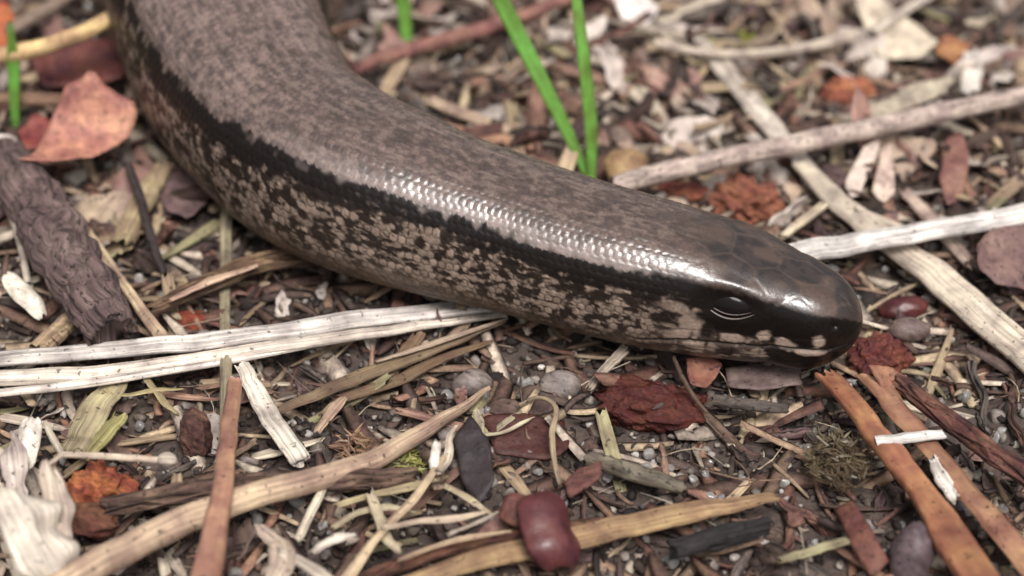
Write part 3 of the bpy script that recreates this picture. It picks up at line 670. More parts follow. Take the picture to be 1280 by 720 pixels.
# ---- red, orange, seeds
lump('dark wet red rotten berry below the jaw', 808, 508, 136, 62, (106, 46, 38), 0.24, 2.6, ang=0.12, name='rotten_berry', cat='berry', mat='wet', k=0.75, sub=5)
lump('orange brown crumbly lump on the left by the dark twig', 122, 616, 84, 72, (178, 102, 66), 0.28, 3.4, name='catkin_fragment', cat='plant debris', sub=5, k=0.9)
lump('brown crumbly lump under the orange one', 112, 652, 76, 40, (138, 88, 66), 0.3, 2.2, name='catkin_fragment', cat='plant debris', z=1.0)
lump('orange red crumbly lump behind the head', 930, 254, 84, 66, (160, 98, 76), 0.28, 3.6, name='catkin_fragment', cat='plant debris', sub=5, k=0.85)
lump('small red crumb just behind the neck', 850, 240, 66, 24, (160, 92, 72), 0.3, 2.2, name='catkin_fragment', cat='plant debris', k=0.85)
lump('blurred orange red round lump in the background', 1060, 116, 64, 42, (184, 108, 82), 0.26, 3.2, name='catkin_fragment', cat='plant debris', k=0.85)
lump('crimson knobbly catkin piece in front of the snout', 1098, 450, 74, 66, (122, 58, 50), 0.26, 3.6, name='catkin_fragment', cat='plant debris', mat='wet', sub=5, k=0.85)
leaf('orange flap on the crimson catkin piece', [(1082, 462), (1110, 462), (1136, 470), (1128, 484), (1102, 482)], 2.6, (172, 120, 92), 0.25, tilt=(0.5, 0.2), name='bud_scale', cat='bud scale')
lump('glossy dark red seed beside the cream grooved stalk', 1130, 386, 62, 36, (92, 42, 44), 0.11, 1.3, ang=-0.15, name='seed', cat='seed', mat='seed', k=0.85)
lump('grey brown pebble under the dark red seed', 1136, 412, 52, 34, (134, 112, 106), 0.08, 1.3, name='pebble', cat='pebble', mat='pebble', k=0.75, z=1.0)
lump('red brown rotted wood lump standing on end', 245, 545, 40, 74, (110, 74, 64), 0.20, 2.2, name='rotten_wood', cat='wood', mat='crumb', k=0.8, sub=5)
lump('small red orange crumb behind the bleached straws', 238, 404, 48, 28, (152, 70, 48), 0.32, 2.2, name='catkin_fragment', cat='plant debris', k=0.85)
# glossy husk: a curved shell
def shell(label, px, py, z, w, h, color, ang, tilt, arc=2.3, ragged=0.3, roll=0.0, name='seed_husk', cat='husk', mat='seed', k=0.8):
    sd = nseed(); p = P(px, py, z); s = depth(p)/FPX; n, m_ = 30, 26
    u, v = np.meshgrid(np.linspace(-1, 1, n), np.linspace(-arc/2, arc/2, m_), indexing='ij'); r = w*s/2
    wd = np.clip(1-(np.abs(u)*0.93)**3.0, 0, 1)**0.5*(1+ragged*0.5*vnoise(np.stack([u*2.2, np.sign(v)*3.0, 0*u+sd], -1), sd))
    q = np.stack([u*1.5, v*1.5, 0*u+sd], -1)
    def lay(rr_): return np.stack([np.sin(v)*rr_*wd, u*h*s/2*(1+ragged*0.45*vnoise(np.stack([v*2.0, np.sign(u)*2.0, 0*u+sd], -1), sd+3)), np.cos(v)*rr_*(0.35+0.65*wd)-r*0.5+0*u], -1)
    a_ = lay(r*(1+0.06*fbm(q, sd, 2))); b_ = lay((r-0.18)*(1+0.06*fbm(q, sd, 2)))
    V = np.concatenate([a_.reshape(-1, 3), b_.reshape(-1, 3)]); o = n*m_; F = []
    for i_ in range(n-1):
        for j_ in range(m_-1):
            k0 = i_*m_+j_; F.append([k0, k0+m_, k0+m_+1, k0+1]); F.append([o+k0, o+k0+1, o+k0+m_+1, o+k0+m_])
        F.append([i_*m_, o+i_*m_, o+(i_+1)*m_, (i_+1)*m_]); e = i_*m_+m_-1; F.append([e, e+m_, o+e+m_, o+e])
    for j_ in range(m_-1):
        F.append([j_, j_+1, o+j_+1, o+j_]); e = (n-1)*m_+j_; F.append([e, o+e, o+e+1, e+1])
    V = V@(rot('Z', ang)@rot('X', tilt)@rot('Y', roll)).T+p; uv = np.concatenate([np.stack([u*h*s/2, v*r], -1).reshape(-1, 2)]*2)
    return place(name, V, F, uv, mat, lin(color, k), label=label, cat=cat)
shell('glossy dark red curved husk lying over the yellow brown bark strip', 690, 664, 2.7, 92, 104, (108, 54, 56), 0.35, 0.45, arc=2.5, ragged=0.22, k=0.72, roll=0.55)
shell('small dull red husk joined at the side of the glossy one', 645, 636, 2.4, 56, 40, (128, 80, 70), 1.2, 0.2, mat='leaf')
shell('large blurred cream husk in the lower left corner', 46, 676, 4.0, 110, 130, (246, 230, 212), 0.7, 0.7, arc=1.5, ragged=0.7, mat='straw', k=0.9)
shell('narrow cream husk layer folded over the large one', 72, 640, 4.2, 50, 110, (238, 216, 196), 0.3, 0.6, arc=1.6, ragged=0.6, mat='straw', k=0.85)
shell('white papery husk leaning beside the large cream one', 18, 590, 3.0, 46, 96, (236, 216, 204), 0.25, 0.3, arc=1.4, ragged=0.8, mat='straw', k=0.85)
shell('cream papery scale standing up at the left edge', 36, 552, 2.6, 34, 62, (250, 236, 222), -0.1, 0.6, mat='leaf', k=0.9)
shell('pale bud scale lying at the foot of the bark twig', 30, 368, 2.4, 30, 84, (250, 238, 218), 0.72, 0.2, mat='leaf', name='bud_scale', cat='bud scale', k=0.92)
shell('small white kernel shell on the pile of dry grass', 544, 570, 3.2, 15, 40, (250, 240, 226), -0.1, 0.5, mat='leaf', k=0.9)
shell('round tan husk behind the back of the lizard', 786, 210, 1.8, 60, 58, (190, 154, 112), 0.3, 0.5, mat='leaf', k=0.75)
shell('twisted orange brown husk in the far background', 1192, 62, 2.0, 52, 42, (184, 126, 86), 1.1, 0.3, mat='leaf')
straw('short white strip next to the twisted husk', [(1216, 66, 2.4), (1216, 90, 2.2), (1211, 116, 1.8)], [22, 24, 22], (246, 234, 222), 0.2, 3, k=0.88)
# ---- leaves
leaf('curled salmon pink dead leaf beside the body', [(24, 208), (52, 178), (88, 143), (120, 136), (172, 150), (160, 172), (120, 190), (70, 204)], 4.2, (202, 140, 120), 0.2, curl=(0.12, 0.75), tilt=(0.42, 0.12), rough=0.12, k=0.82, n=50, freq=0.35)
leaf('dark red leaf half hidden behind the yellow stem', [(40, 82), (95, 55), (150, 62), (160, 98), (110, 102), (50, 104)], 2.2, (112, 58, 52), 0.2, curl=(0.2, .1), tilt=(0.3, 0), k=0.8)
leaf('small bright red leaf tip left of the salmon leaf', [(24, 166), (44, 152), (66, 158), (58, 182), (30, 186)], 2.4, (146, 72, 64), 0.2, curl=(0.2, .2), tilt=(0.3, 0), k=0.85)
leaf('white torn leaf scrap under the salmon leaf', [(-10, 172), (20, 176), (40, 196), (26, 208), (-10, 204)], 2.6, (246, 230, 218), 0.25, tilt=(0.2, 0.1), k=0.9)
leaf('orange brown leaf at the top left corner', [(-30, 18), (10, 10), (22, 32), (4, 58), (-30, 62)], 2.2, (190, 100, 66), 0.2, tilt=(0.3, 0.2), k=0.85)
leaf('dark reddish brown leaf under the dry grass pile', [(604, 528), (650, 522), (706, 528), (716, 560), (680, 574), (620, 566)], 1.3, (94, 54, 48), 0.3, curl=(0.05, 0.1), tilt=(0.1, 0.05), k=0.75)
leaf('blackish torn leaf piece next to the dark red leaf', [(566, 552), (588, 528), (612, 556), (622, 606), (598, 622), (576, 594)], 2.0, (66, 56, 58), 0.3, curl=(0.2, 0), tilt=(0.2, -.2), k=0.75)
leaf('small rust red flat chip above the bark strip', [(704, 602), (722, 588), (752, 582), (752, 600), (712, 618)], 2.2, (128, 84, 74), 0.4, tilt=(0.2, -.2), name='wood_chip', cat='wood chip', mat='twig', k=0.8)
leaf('reddish brown leaf fragment below the grey twig', [(1180, 180), (1200, 174), (1212, 200), (1206, 240), (1186, 248), (1174, 220)], 1.8, (150, 104, 94), 0.25, curl=(0.3, 0), tilt=(0.2, 0), k=0.75)
leaf('mauve brown leaf at the edge above the grooved stalk', [(1216, 312), (1250, 290), (1300, 284), (1310, 350), (1250, 348), (1222, 336)], 2.2, (140, 108, 102), 0.25, curl=(0.15, 0), tilt=(0.3, 0.1), k=0.75)
leaf('cream narrow leaf tip under the grey twig', [(1054, 226), (1078, 192), (1100, 178), (1096, 200), (1076, 234), (1062, 240)], 2.0, (232, 210, 196), 0.25, curl=(0.3, 0), tilt=(0.3, 0.2), k=0.85)
leaf('second cream leaf tip beside the narrow one', [(1090, 236), (1100, 196), (1112, 190), (1120, 236), (1106, 246)], 1.9, (224, 196, 180), 0.25, curl=(0.3, 0), tilt=(0.3, 0), k=0.8)
leaf('pale tan wide blade lying behind the grey twig', [(1030, 160), (1080, 136), (1140, 112), (1190, 104), (1180, 120), (1110, 142), (1060, 166)], 1.6, (206, 190, 168), 0.25, tilt=(0.2, 0), k=0.75)
leaf('white crumpled scrap at the top behind the grass', [(764, 2), (800, -4), (824, 12), (806, 32), (780, 24)], 2.2, (250, 236, 228), 0.3, rough=0.2, tilt=(0.4, 0), k=0.9)
leaf('cream wide blade crossing the far background', [(1060, -10), (1110, 10), (1180, 50), (1150, 60), (1096, 60), (1074, 24)], 1.8, (232, 214, 190), 0.25, tilt=(0.3, 0), k=0.8)
straw('pale stem running up out of the background', [(1090, 40, 2.2), (1130, 14, 2.4), (1180, -16, 2.6)], [16, 14, 12], (238, 220, 202), 0.5, 2, name='dry_stalk', cat='stem', k=0.8, m=20)
leaf('grey rough leaf under the chin of the lizard', [(908, 462), (950, 458), (996, 462), (1002, 480), (950, 486), (912, 482)], 1.5, (130, 108, 104), 0.3, tilt=(0.15, 0), k=0.7)
leaf('brown curled leaf scrap under the jaw', [(856, 454), (888, 450), (902, 462), (884, 484), (862, 480)], 1.9, (150, 96, 80), 0.22, curl=(0.3, 0.2), tilt=(0.3, 0), k=0.75)
leaf('mauve flat leaf under the body by the dark twig', [(206, 214), (250, 222), (262, 252), (236, 274), (206, 262), (194, 236)], 1.4, (132, 106, 104), 0.25, curl=(0.1, 0.1), tilt=(0.1, 0), k=0.75)
straw('pale tan slat lying behind the middle of the body', [(540, 126, 1.8), (590, 146, 1.8), (642, 164, 1.6)], [18, 20, 16], (220, 190, 164), 0.3, 3, k=0.78)
straw('pinkish tan chip against the back of the lizard', [(560, 160, 1.4), (600, 168, 1.5), (640, 176, 1.4)], [16, 22, 18], (206, 156, 128), 0.3, 3, name='wood_chip', cat='wood chip', k=0.78)
straw('brown twig lying across behind the salmon leaf', [(-20, 122, 2.0), (60, 124, 2.2), (175, 130, 2.0)], [16, 18, 16], (176, 138, 112), 0.7, 2, name='stick', cat='stick', k=0.72)
straw('greyish stick slanting at the top left corner', [(10, 40, 2.2), (50, 16, 2.4), (100, -14, 2.4)], [20, 20, 18], (176, 152, 134), 0.6, 2, name='stick', cat='stick', k=0.72)
# moss
def moss(label, px, py, w, h, color, cnt=260):
    sd = nseed(); rg = np.random.default_rng(sd); p = P(px, py, 1.2); s = depth(p)/FPX; VV, FF, n0 = [], [], 0
    for _ in range(cnt):
        a_ = rg.random()*6.28; r_ = math.sqrt(rg.random()); c = p+np.array([math.cos(a_)*r_*w*s/2, math.sin(a_)*r_*h*s*0.8, (1-r_*r_)*0.8*rg.random()-0.5])
        d = np.array([rg.normal(), rg.normal(), 0.18]); d /= np.linalg.norm(d); l = 0.5+0.7*rg.random()
        sv = np.cross(d, rg.normal(size=3)); sv /= np.linalg.norm(sv); w_ = 0.07
        VV += [c-sv*w_, c+sv*w_, c+d*l*0.6+sv*w_*0.9+[0, 0, .05], c+d*l*0.6-sv*w_*0.9, c+d*l]; FF += [[n0, n0+1, n0+2, n0+3], [n0+3, n0+2, n0+4]]; n0 += 5
    V = np.array(VV); return place('moss_clump', V, FF, V[:, :2], 'grass', lin(color, 0.75), label=label, cat='moss')
moss('dull olive moss clump beside the orange stalk', 1050, 572, 78, 64, (110, 94, 72), 420)
moss('yellow green moss tuft in the far background litter', 918, 50, 40, 30, (160, 158, 66), 200)
moss('small yellowish moss tuft by the dry grass pile', 508, 572, 36, 22, (170, 162, 96), 160)
moss('light brown fibrous moss behind the dry grass pile', 446, 555, 40, 40, (176, 140, 112), 220)

# ---- green grass
GW = 1.05
def blade(pts, w, parent, color, n=30):
    path = np.array([p if len(p) == 3 and isinstance(p, np.ndarray) else P(*p) for p in pts]); path = catmull(path, n)
    wd = GW*pxw(path, interp(w, n)); prof = np.array([[-1, .35], [-.5, 0.05], [0, -.12], [.5, .05], [1, .35], [.5, .2], [0, .05], [-.5, .2]])
    V, F, uv = sweep(path, prof, wd/2, wd/2, 0.0, ref=(0.95, 0.3, 0))
    return place('blade', V.reshape(-1, 3), F, uv, 'grass', lin(color, 0.85), parent=parent)
def tuft(label, bx_, by_):
    b0 = P(bx_, by_, 0); o = link('grass_tuft', None, b0, label=label, cat='grass'); return o, b0
def up(px, py, b0, dy): # a point of an upright blade: on the view ray of the pixel, dy mm deeper than its base
    d = FWD+RGT*((px-640)/FPX)+UPV*((360-py)/FPX); t = (b0[1]+dy-CAM[1])/d[1]; return CAM+d*t
g, b0 = tuft('two bright green grass blades springing from one base behind the lizard', 738, 226)
blade([up(738, 228, b0, 0), up(715, 178, b0, 1), up(680, 108, b0, 2), up(648, 46, b0, 3), up(606, -40, b0, 4)], [9, 15, 19, 21, 20], g, (112, 162, 70))
blade([up(739, 228, b0, 0), up(738, 160, b0, 0.5), up(730, 80, b0, 1), up(720, 0, b0, 2), up(712, -60, b0, 3)], [10, 17, 16, 14, 12], g, (122, 174, 78))
g, b0 = tuft('short bright green grass blade beyond the red brown twig', 507, 66)
blade([up(507, 68, b0, 0), up(507, 40, b0, 0.5), up(503, 0, b0, 1), up(500, -50, b0, 1)], [12, 16, 18, 16], g, (118, 170, 74))
g, b0 = tuft('single green grass blade crossing the yellow stem', 18, 168)
blade([up(19, 170, b0, 0), up(18, 120, b0, 0.5), up(16, 75, b0, 1), up(12, 26, b0, 1)], [8, 13, 16, 4], g, (112, 164, 70))

# ---- dry grass pile, bottom middle: every blade traced
dry = [([(556, 570), (520, 620), (478, 664), (430, 728)], [8, 12, 14, 16], (226, 196, 164), 3.0), ([(478, 660), (520, 652), (566, 648), (606, 640)], [10, 13, 12, 8], (232, 206, 180), 3.2),
       ([(462, 616), (476, 650), (486, 676), (500, 690)], [14, 16, 14, 10], (216, 196, 166), 2.4), ([(540, 600), (566, 612), (590, 626), (614, 642)], [10, 12, 10, 7], (214, 194, 160), 2.6),
       ([(420, 632), (460, 620), (506, 610), (560, 596)], [12, 14, 13, 8], (206, 186, 146), 2.2), ([(372, 676), (384, 650), (398, 622), (410, 600)], [12, 14, 12, 8], (226, 210, 188), 2.2),
       ([(548, 590), (560, 572), (562, 546), (570, 532)], [12, 14, 8, 5], (224, 206, 186), 3.0), ([(500, 700), (540, 684), (584, 672), (640, 664)], [8, 10, 9, 6], (206, 176, 146), 2.6),
       ([(590, 520), (612, 540), (634, 526), (660, 508)], [7, 9, 8, 4], (196, 182, 150), 1.8), ([(600, 545), (630, 540), (658, 526), (668, 521)], [5, 7, 6, 3], (204, 188, 160), 2.2),
       ([(596, 512), (600, 530), (604, 548), (612, 556)], [9, 12, 10, 4], (200, 186, 156), 2.0), ([(560, 668), (580, 660), (604, 650), (622, 640)], [6, 7, 6, 4], (226, 208, 186), 3.0),
       ([(350, 690), (372, 700), (398, 716), (430, 740)], [14, 18, 18, 14], (236, 218, 198), 2.8), ([(322, 660), (344, 676), (352, 700), (340, 730)], [18, 30, 40, 36], (222, 198, 178), 2.6),
       ([(392, 690), (406, 680), (424, 672), (446, 668)], [10, 16, 14, 8], (240, 226, 210), 2.4), ([(180, 470), (196, 490), (208, 506), (222, 518)], [8, 10, 9, 6], (190, 170, 130), 2.0),
       ([(130, 488), (156, 494), (190, 488), (230, 486)], [7, 9, 8, 5], (196, 176, 132), 1.8), ([(396, 540), (408, 524), (420, 508), (432, 496)], [10, 15, 15, 10], (222, 190, 160), 1.6),
       ([(432, 612), (470, 606), (520, 604), (552, 612)], [10, 12, 10, 6], (190, 172, 130), 1.7), ([(415, 660), (450, 640), (490, 634), (520, 640)], [9, 12, 10, 5], (216, 198, 164), 2.0)]
dlab = ['long tan grass blade reaching down from the kernel shell', 'cream grass blade crossing the long tan blade', 'short wide grass blade standing across the pile', 'dry blade running into the dull red husk',
        'olive tan blade lying along the dark brown twig', 'upright pale blade rising beside the tan tapering twig', 'kinked cream blade rising behind the kernel shell', 'brownish blade along the upper side of the bark under layer',
        'thin olive blade bent over the dark leaf', 'very thin blade lying along the bent olive one', 'short upright blade by the blackish torn leaf', 'fine cream blade touching the dull red husk',
        'broad white blade at the foot of the pinkish stick', 'wide blurred tan blade curling beside the pinkish stick', 'small white curled blade in the grass pile', 'thin olive blade hanging below the bleached straws',
        'thin yellowish blade across the tan flat straw', 'short pinkish blade beside the white straw chip', 'olive blade under the cream crossing blade', 'straw coloured blade beside the upright pale blade']
for (pts, w, c, z), lb in zip(dry, dlab):
    straw(lb, [(x, y, z-0.25*(i_ % 2)) for i_, (x, y) in enumerate(pts)], w, c, 0.16, 3, name='dry_grass_blade', cat='grass blade', n=24, m=16, k=0.85, twist=[0, 0.25, -0.25, 0.3], fray=0.8, cup=0.4, group='dry grass blades in the pile')

# ================================================================= SMALL LITTER, PIECE BY PIECE
# hand-placed footprints are kept readable: fillers lie lower than them
def inframe(p, m=25):
    x, y = proj(p); return -m < x < 1280+m and -m < y < 720+m
def zone(px, py):
    """0 sandy right front, 1 grassy left front, 2 background"""
    if py < 330-0.02*px: return 2
    return 0 if px > 560 else 1

LM = [(60, 640, 'the large cream husk'), (122, 616, 'the orange crumbly lump'), (245, 545, 'the rotted wood lump'), (120, 515, 'the tan flat straw'), (80, 330, 'the cracked bark twig'), (95, 175, 'the salmon leaf'),
      (95, 60, 'the yellow bent stem'), (180, 260, 'the tan stick'), (270, 350, 'the layered bark strip'), (150, 450, 'the bleached straws'), (430, 415, 'the bleached straws'), (345, 520, 'the white straw chip'), (275, 600, 'the pinkish stick'),
      (190, 680, 'the tan tapering twig'), (420, 590, 'the tan tapering twig'), (480, 650, 'the dry grass pile'), (560, 450, 'the brown splinters'), (590, 570, 'the blackish leaf'), (660, 550, 'the dark red leaf'), (688, 665, 'the glossy red husk'),
      (810, 510, 'the rotten berry'), (800, 590, 'the grey green twig'), (850, 640, 'the yellow brown strip'), (890, 680, 'the charcoal stick'), (1050, 572, 'the olive moss'), (1140, 600, 'the orange stalks'), (1220, 560, 'the dark reddish twig'), (1230, 690, 'the orange stalks'),
      (1138, 690, 'the mauve stub'), (950, 490, 'the chin of the lizard'), (1098, 450, 'the crimson catkin'), (1130, 390, 'the dark red seed'), (1200, 370, 'the grooved stalk'), (1130, 295, 'the white ribbed straw'), (930, 254, 'the orange red lump'),
      (1090, 215, 'the cream leaf tips'), (1195, 215, 'the reddish leaf fragment'), (1200, 140, 'the grey speckled twig'), (960, 190, 'the grey speckled twig'), (1060, 116, 'the round orange lump'), (920, 100, 'the split stalk'), (960, 66, 'the curved pale stem'),
      (1195, 65, 'the twisted husk'), (1110, 30, 'the cream wide blade'), (790, 15, 'the white scrap'), (790, 210, 'the round tan husk'), (735, 190, 'the two grass blades'), (665, 80, 'the two grass blades'), (668, 150, 'the pinkish stick end'), (560, 50, 'the red brown twig'), (580, 145, 'the pale tan slat'), (505, 30, 'the short grass blade')]
LW = [(P(x, y, 1.0)[:2], ph) for x, y, ph in LM]
def nearby(x, y): return min(LW, key=lambda t: (t[0][0]-x)**2+(t[0][1]-y)**2)[1]
def variants(fn, n): return [fn(k_) for k_ in range(n)]
def v_straw(k_):
    rg = np.random.default_rng(900+k_); n = 9; l = 1.0
    u = np.linspace(-.5, .5, n); bend = (rg.random()-.5)*0.25
    path = np.stack([u*l*6, bend*(u*u-.1)*6, 0.25*(rg.random()-.5)*u*u*4], -1); w = np.interp(u, [-.5, 0, .5], [0.5+rg.random()*.4, 1, 0.3+rg.random()*.6])*0.75
    V, F, uv = strip_geo(path, w, 0.25+0.3*rg.random(), 3, 0.3, 1.0, 14, 900+k_, np.linspace(0, 0.6*(rg.random()-.5), n), 0.3)
    return mesh_from('straw_fragment', V, F, uv, 'straw')
def v_twig(k_):
    rg = np.random.default_rng(1200+k_); n, m_ = 14, 10
    u = np.linspace(-.5, .5, n); path = np.stack([u*5, 0.4*vnoise(np.stack([u*3, u*0, u*0+k_], -1), k_), 0.2*u*u], -1); w = np.linspace(0.42, 0.25+.15*rg.random(), n)
    a_ = np.linspace(0, 6.283, m_, endpoint=False); L_ = path[:, 0]
    r_ = 1+0.35*fbm(np.stack([np.broadcast_to(L_[:, None]*1.2, (n, m_)), np.broadcast_to(np.cos(a_), (n, m_)), np.broadcast_to(np.sin(a_), (n, m_))], -1), k_, 3)
    V, F, uv = sweep(path, np.stack([np.cos(a_)[None]*r_, np.sin(a_)[None]*r_], -1), w, w)
    return mesh_from('twig_piece', V.reshape(-1, 3), F, uv, 'bark')
def v_chip(k_):
    rg = np.random.default_rng(1500+k_); n = 9+k_ % 4; a_ = np.sort(rg.random(n))*6.283
    asp = 0.35+0.55*rg.random(); r_ = 1.1*(0.65+0.5*rg.random(n)); o = np.stack([np.cos(a_)*r_*1.25, np.sin(a_)*r_*asp], -1)
    V, F, uv = plate_geo(resample(o, 18, 0.12, k_), 0.35+0.35*rg.random(), 3, 0.16, 1500+k_, ((rg.random()-.5)*.4, (rg.random()-.5)*.3), 0, 1.2)
    return mesh_from('bark_chip', V, F, uv, 'bark')
def v_flake(k_):
    rg = np.random.default_rng(1800+k_); a_ = np.linspace(0, 6.283, 11, endpoint=False)
    r_ = 1.15*(0.6+0.6*rg.random(11)); o = np.stack([np.cos(a_)*r_*1.3, np.sin(a_)*r_*(0.5+.4*rg.random())], -1)
    V, F, uv = plate_geo(resample(o, 22, 0.15, k_), 0.12, 4, 0.22, 1800+k_, ((rg.random()-.5)*.45, (rg.random()-.4)*.5), 0, 0.9)
    return mesh_from('leaf_flake', V, F, uv, 'leaf')
def v_peb(k_):
    V, F, uv = blob_geo((0.62, 0.5, 0.42), 0.10, 1.2, 2100+k_, 3, planes=7); return mesh_from('pebble', V, F, uv, 'pebble')
def v_quartz(k_):
    V, F, uv = blob_geo((0.42, 0.36, 0.32), 0.10, 1.2, 2300+k_, 3, planes=8); return mesh_from('quartz_grain', V, F, uv, 'quartz')
def v_crumb(k_):
    V, F, uv = blob_geo((0.75, 0.65, 0.5), 0.30, 2.0, 2500+k_, 3); return mesh_from('soil_crumb', V, F, uv, 'crumb')

CLS = {  # kind: (builder, variants, count, zone weights, scale range, tilt, lift, colour classes)
 'straw_fragment': (v_straw, 14, 300, (0.30, 1.0, 0.9), (0.45, 1.25), 0.22, 0.30, 'straw',
    [('pale cream', (236, 216, 194), .30), ('tan', (206, 178, 146), .34), ('olive', (178, 166, 128), .16), ('pinkish brown', (188, 146, 126), .20)], 'short loose {} straw fragment lying in the litter'),
 'twig_piece': (v_twig, 10, 130, (0.9, 0.8, 0.9), (0.45, 1.15), 0.2, 0.30, 'twig',
    [('dark brown', (104, 80, 70), .5), ('grey', (128, 114, 106), .25), ('reddish', (130, 92, 80), .25)], 'small broken {} twig piece among the litter'),
 'bark_chip': (v_chip, 14, 300, (0.9, 0.8, 1.0), (0.5, 1.5), 0.35, 0.28, 'bark',
    [('dark brown', (92, 72, 64), .40), ('purplish', (122, 96, 94), .25), ('reddish brown', (132, 94, 82), .20), ('grey', (142, 126, 118), .15)], 'little {} bark chip among the litter'),
 'leaf_flake': (v_flake, 14, 280, (0.35, 0.7, 1.25), (0.5, 1.5), 0.5, 0.45, 'leaf',
    [('cream', (232, 214, 202), .26), ('tan', (198, 172, 150), .28), ('rosy brown', (174, 134, 122), .26), ('dull brown', (128, 104, 94), .20)], 'small crumpled {} leaf flake among the litter'),
 'pebble': (v_peb, 12, 300, (1.6, 0.6, 0.5), (0.35, 1.15), 3, 0.12, 'pebble',
    [('grey', (146, 134, 126), .45), ('brownish', (134, 112, 98), .35), ('whitish', (208, 198, 188), .20)], 'tiny {} pebble on the soil'),
 'quartz_grain': (v_quartz, 8, 300, (1.8, 0.5, 0.3), (0.5, 1.35), 3, 0.35, 'pebble',
    [('clear', (226, 220, 214), 1.0)], 'tiny {} quartz grain on the soil'),
 'soil_crumb': (v_crumb, 12, 300, (1.1, 0.9, 0.8), (0.4, 1.2), 3, 0.10, 'soil crumb',
    [('blackish brown', (62, 50, 46), .55), ('brown', (108, 86, 76), .45)], 'rough {} crumb of soil'),
}
BIGB = ('straw_fragment', 'bark_chip', 'leaf_flake', 'twig_piece')
for nm, (fn, nv, cnt, zw, sr, tilt, lift, cat, cc, lab) in CLS.items():
    vs_ = variants(fn, nv); cw = np.array([c[2] for c in cc]); cw = cw/cw.sum(); made = 0; rg = np.random.default_rng(sum(map(ord, nm)))
    cnts = 0
    while made < cnt and cnts < 40000:
        cnts += 1
        x, y = rg.uniform(-46, 46), rg.uniform(-30, 42)
        p = np.array([x, y, gh(x, y)]); px, py = proj(p)
        if not (-20 < px < 1300 and -20 < py < 740) or under_body(x, y, 0.6): continue
        if rg.random() > zw[zone(px, py)]/1.8: continue
        s_ = (sr[0]+(sr[1]-sr[0])*rg.random()**1.4)*(1.5 if zone(px, py) == 2 and nm in BIGB else 1.0)
        ci = int(rg.choice(len(cc), p=cw)); cn, c, _ = cc[ci]
        o = link(nm, vs_[rg.integers(nv)], p+[0, 0, lift+0.5*rg.random()*(tilt < 1)], np.array(lin(c, 0.72))*(0.75+0.5*rg.random()), label=lab.format(cn).split(' lying')[0].split(' among')[0].split(' on the')[0]+' near '+nearby(x, y), cat=cat)
        if s_ > sr[0]+0.6*(sr[1]-sr[0]): o['label'] = o['label'].replace('short ', 'longish ').replace('small ', 'larger ').replace('little ', 'larger ').replace('tiny ', 'larger ').replace('rough ', 'larger ')
        o['group'] = '{} {}s in the litter'.format(cn, nm.replace('_', ' '))
        o.rotation_euler = ((rg.normal()*tilt, rg.normal()*tilt, rg.random()*6.283))
        o.scale = (s_, s_*(0.75+0.5*rg.random()), s_)
        made += 1

# traced sand grains that show clearly
for x, y, w in [(982, 634, 26), (700, 482, 58), (560, 545, 30), (745, 490, 20), (660, 430, 20), (470, 442, 22), (425, 465, 30), (310, 578, 28), (1010, 560, 16), (930, 610, 13), (955, 598, 12), (880, 480, 16), (1240, 520, 22), (1262, 540, 18), (400, 540, 26), (590, 480, 56)]:
    lump(('rounded grey stone {} pixels' if w > 26 else 'small glassy stone').replace(' {} pixels', '')+' near '+nearby(*P(x, y, 0)[:2]), x, y, w, w*0.8, (176, 166, 160) if w < 27 else (138, 124, 118), 0.08, 1.3, name='stone', cat='stone', mat='quartz' if w < 27 else 'pebble', sub=3, k=0.8, planes=6, group='stones on the sandy soil')

# ---- what nobody could count: soil crumbs, sand, fibres (one object each), also around the picture
def scatter_blobs(name, n, rmin, rmax, pal, seed, lift, sub=1, label='', cat='soil', dens=None):
    rg = np.random.default_rng(seed); V1, F1 = ico(sub)
    x = rg.uniform(-78, 78, n); y = rg.uniform(-58, 82, n)
    if dens is not None:
        keep = rg.random(n) < dens(x, y); x, y = x[keep], y[keep]; n = len(x)
    r = rmin*(rmax/rmin)**(rg.random(n)**1.6); z = gh(x, y)+r*lift*rg.random(n)
    d = V1[None]*(1+0.35*(rg.random((n, len(V1), 1))-0.5)*2)*r[:, None, None]*np.stack([1+.5*rg.random(n), .7+.5*rg.random(n), .6+.4*rg.random(n)], -1)[:, None, :]
    a_ = rg.random(n)*6.283; c, s_ = np.cos(a_)[:, None], np.sin(a_)[:, None]
    dx, dy = d[..., 0]*c-d[..., 1]*s_, d[..., 0]*s_+d[..., 1]*c; d = np.stack([dx, dy, d[..., 2]], -1)
    V = (d+np.stack([x, y, z], -1)[:, None]).reshape(-1, 3); F = (F1[None]+np.arange(n)[:, None, None]*len(V1)).reshape(-1, 3)
    pc = np.array([lin(p, 0.66) for p in pal])[rg.integers(len(pal), size=n)]*(0.5+0.9*rg.random(n))[:, None]
    link(name, mesh_from(name, V, F, None, 'stuff', np.repeat(pc, len(V1), 0), smooth_=False), kind='stuff', label=label, cat=cat)
scatter_blobs('soil_crumbs', 40000, 0.10, 0.42, [(50, 40, 37), (76, 61, 55), (96, 81, 73), (62, 51, 48), (124, 108, 98)], 31, 1.2, label='fine dark brown soil crumbs covering the ground')
scatter_blobs('sand_grains', 12500, 0.11, 0.32, [(226, 216, 208), (170, 158, 148), (194, 180, 168), (130, 118, 110)], 32, 2.6, 2, label='pale sand grains sprinkled over the soil', cat='sand',
              dens=lambda x, y: np.where(y < -0.25*x+2, 0.9, 0.3))
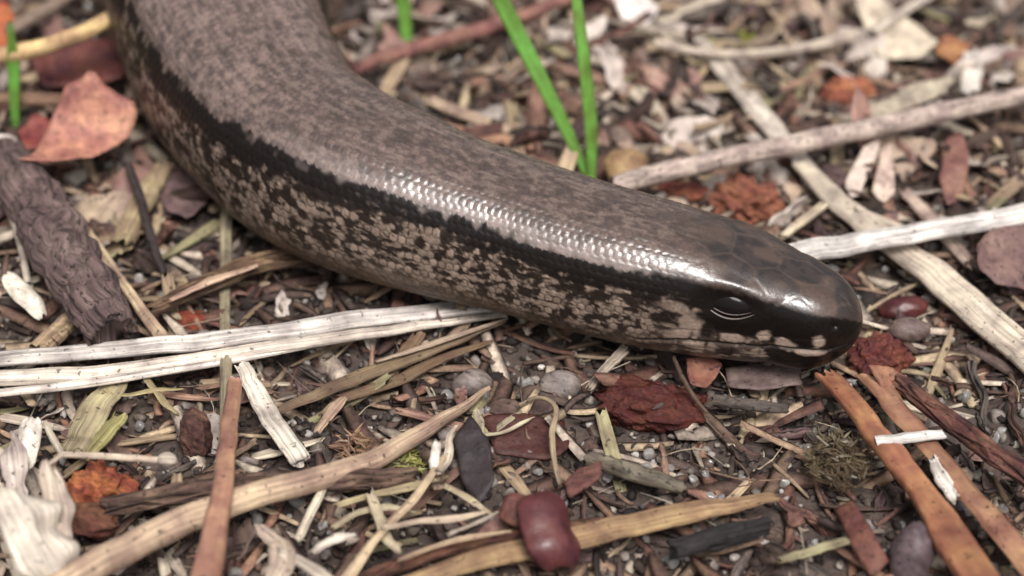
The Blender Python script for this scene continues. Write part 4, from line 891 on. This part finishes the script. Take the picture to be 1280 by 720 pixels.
# chaff: shredded bits of straw, bark and leaf
def scatter_chaff(name, n, lmin, lmax, wr, pal, seed, label, cat, zmax, wcap=0.5, curve=0.6):
    rg = np.random.default_rng(seed); x = rg.uniform(-76, 76, n); y = rg.uniform(-56, 80, n)
    l = lmin*(lmax/lmin)**(rg.random(n)**1.4); w = np.clip(l*wr*(0.5+rg.random(n)), 0.04, wcap); z = gh(x, y)+0.1+zmax*rg.random(n)**2
    a_ = rg.random(n)*6.283; tz = rg.normal(size=n)*0.22; d = np.stack([np.cos(a_), np.sin(a_), tz], -1); sv = np.stack([-np.sin(a_), np.cos(a_), rg.normal(size=n)*0.4], -1)
    nv = np.cross(d, sv); K = 5; V = []
    kz = rg.normal(size=n)*curve; ks = rg.normal(size=n)*curve*0.8
    for t in np.linspace(-.5, .5, K):
        c = np.stack([x, y, z], -1)+d*(l*t)[:, None]+nv*(kz*l*(t*t-.12)*0.5)[:, None]+sv*(ks*l*(t*t-.12))[:, None]
        ww = (w/2*(1-0.75*(2*t)**2*rg.random(n)))[:, None]; th = np.clip(w*0.22, 0.02, 0.12)[:, None]
        V += [c+sv*ww, c+nv*th, c-sv*ww, c-nv*th]
    V = np.stack(V, 1); q = []
    for k_ in range(K-1):
        for j_ in range(4): q.append([k_*4+j_, k_*4+(j_+1) % 4, k_*4+4+(j_+1) % 4, k_*4+4+j_])
    q += [[3, 2, 1, 0], [K*4-4, K*4-3, K*4-2, K*4-1]]
    F = (np.array(q)[None]+np.arange(n)[:, None, None]*(K*4)).reshape(-1, 4)
    pc = np.array([lin(p, 0.75) for p in pal])[rg.integers(len(pal), size=n)]*(0.6+0.7*rg.random(n))[:, None]
    link(name, mesh_from(name, V.reshape(-1, 3), F, None, 'stuff', np.repeat(pc, K*4, 0)), kind='stuff', label=label, cat=cat)
scatter_chaff('chaff', 6500, 0.5, 2.6, 0.32, [(196, 176, 152), (158, 130, 110), (116, 92, 80), (90, 72, 66), (84, 70, 64), (140, 104, 92)], 41, 'shredded straw and bark chaff spread over the soil', 'chaff', 1.0)
scatter_chaff('plant_fibres', 1800, 2.0, 7.0, 0.03, [(206, 184, 156), (150, 122, 100), (226, 208, 186), (110, 88, 76)], 42, 'hair thin plant fibres strewn over the soil', 'fibres', 1.6, 0.14, 0.5)
scatter_chaff('outer_litter', 5200, 3.0, 9.0, 0.16, [(206, 180, 150), (170, 138, 116), (120, 92, 80), (96, 78, 72), (226, 206, 186), (160, 118, 100)], 43, 'straw and bark litter lying deeper in the ground cover', 'litter', 0.5, 1.1, 0.25)
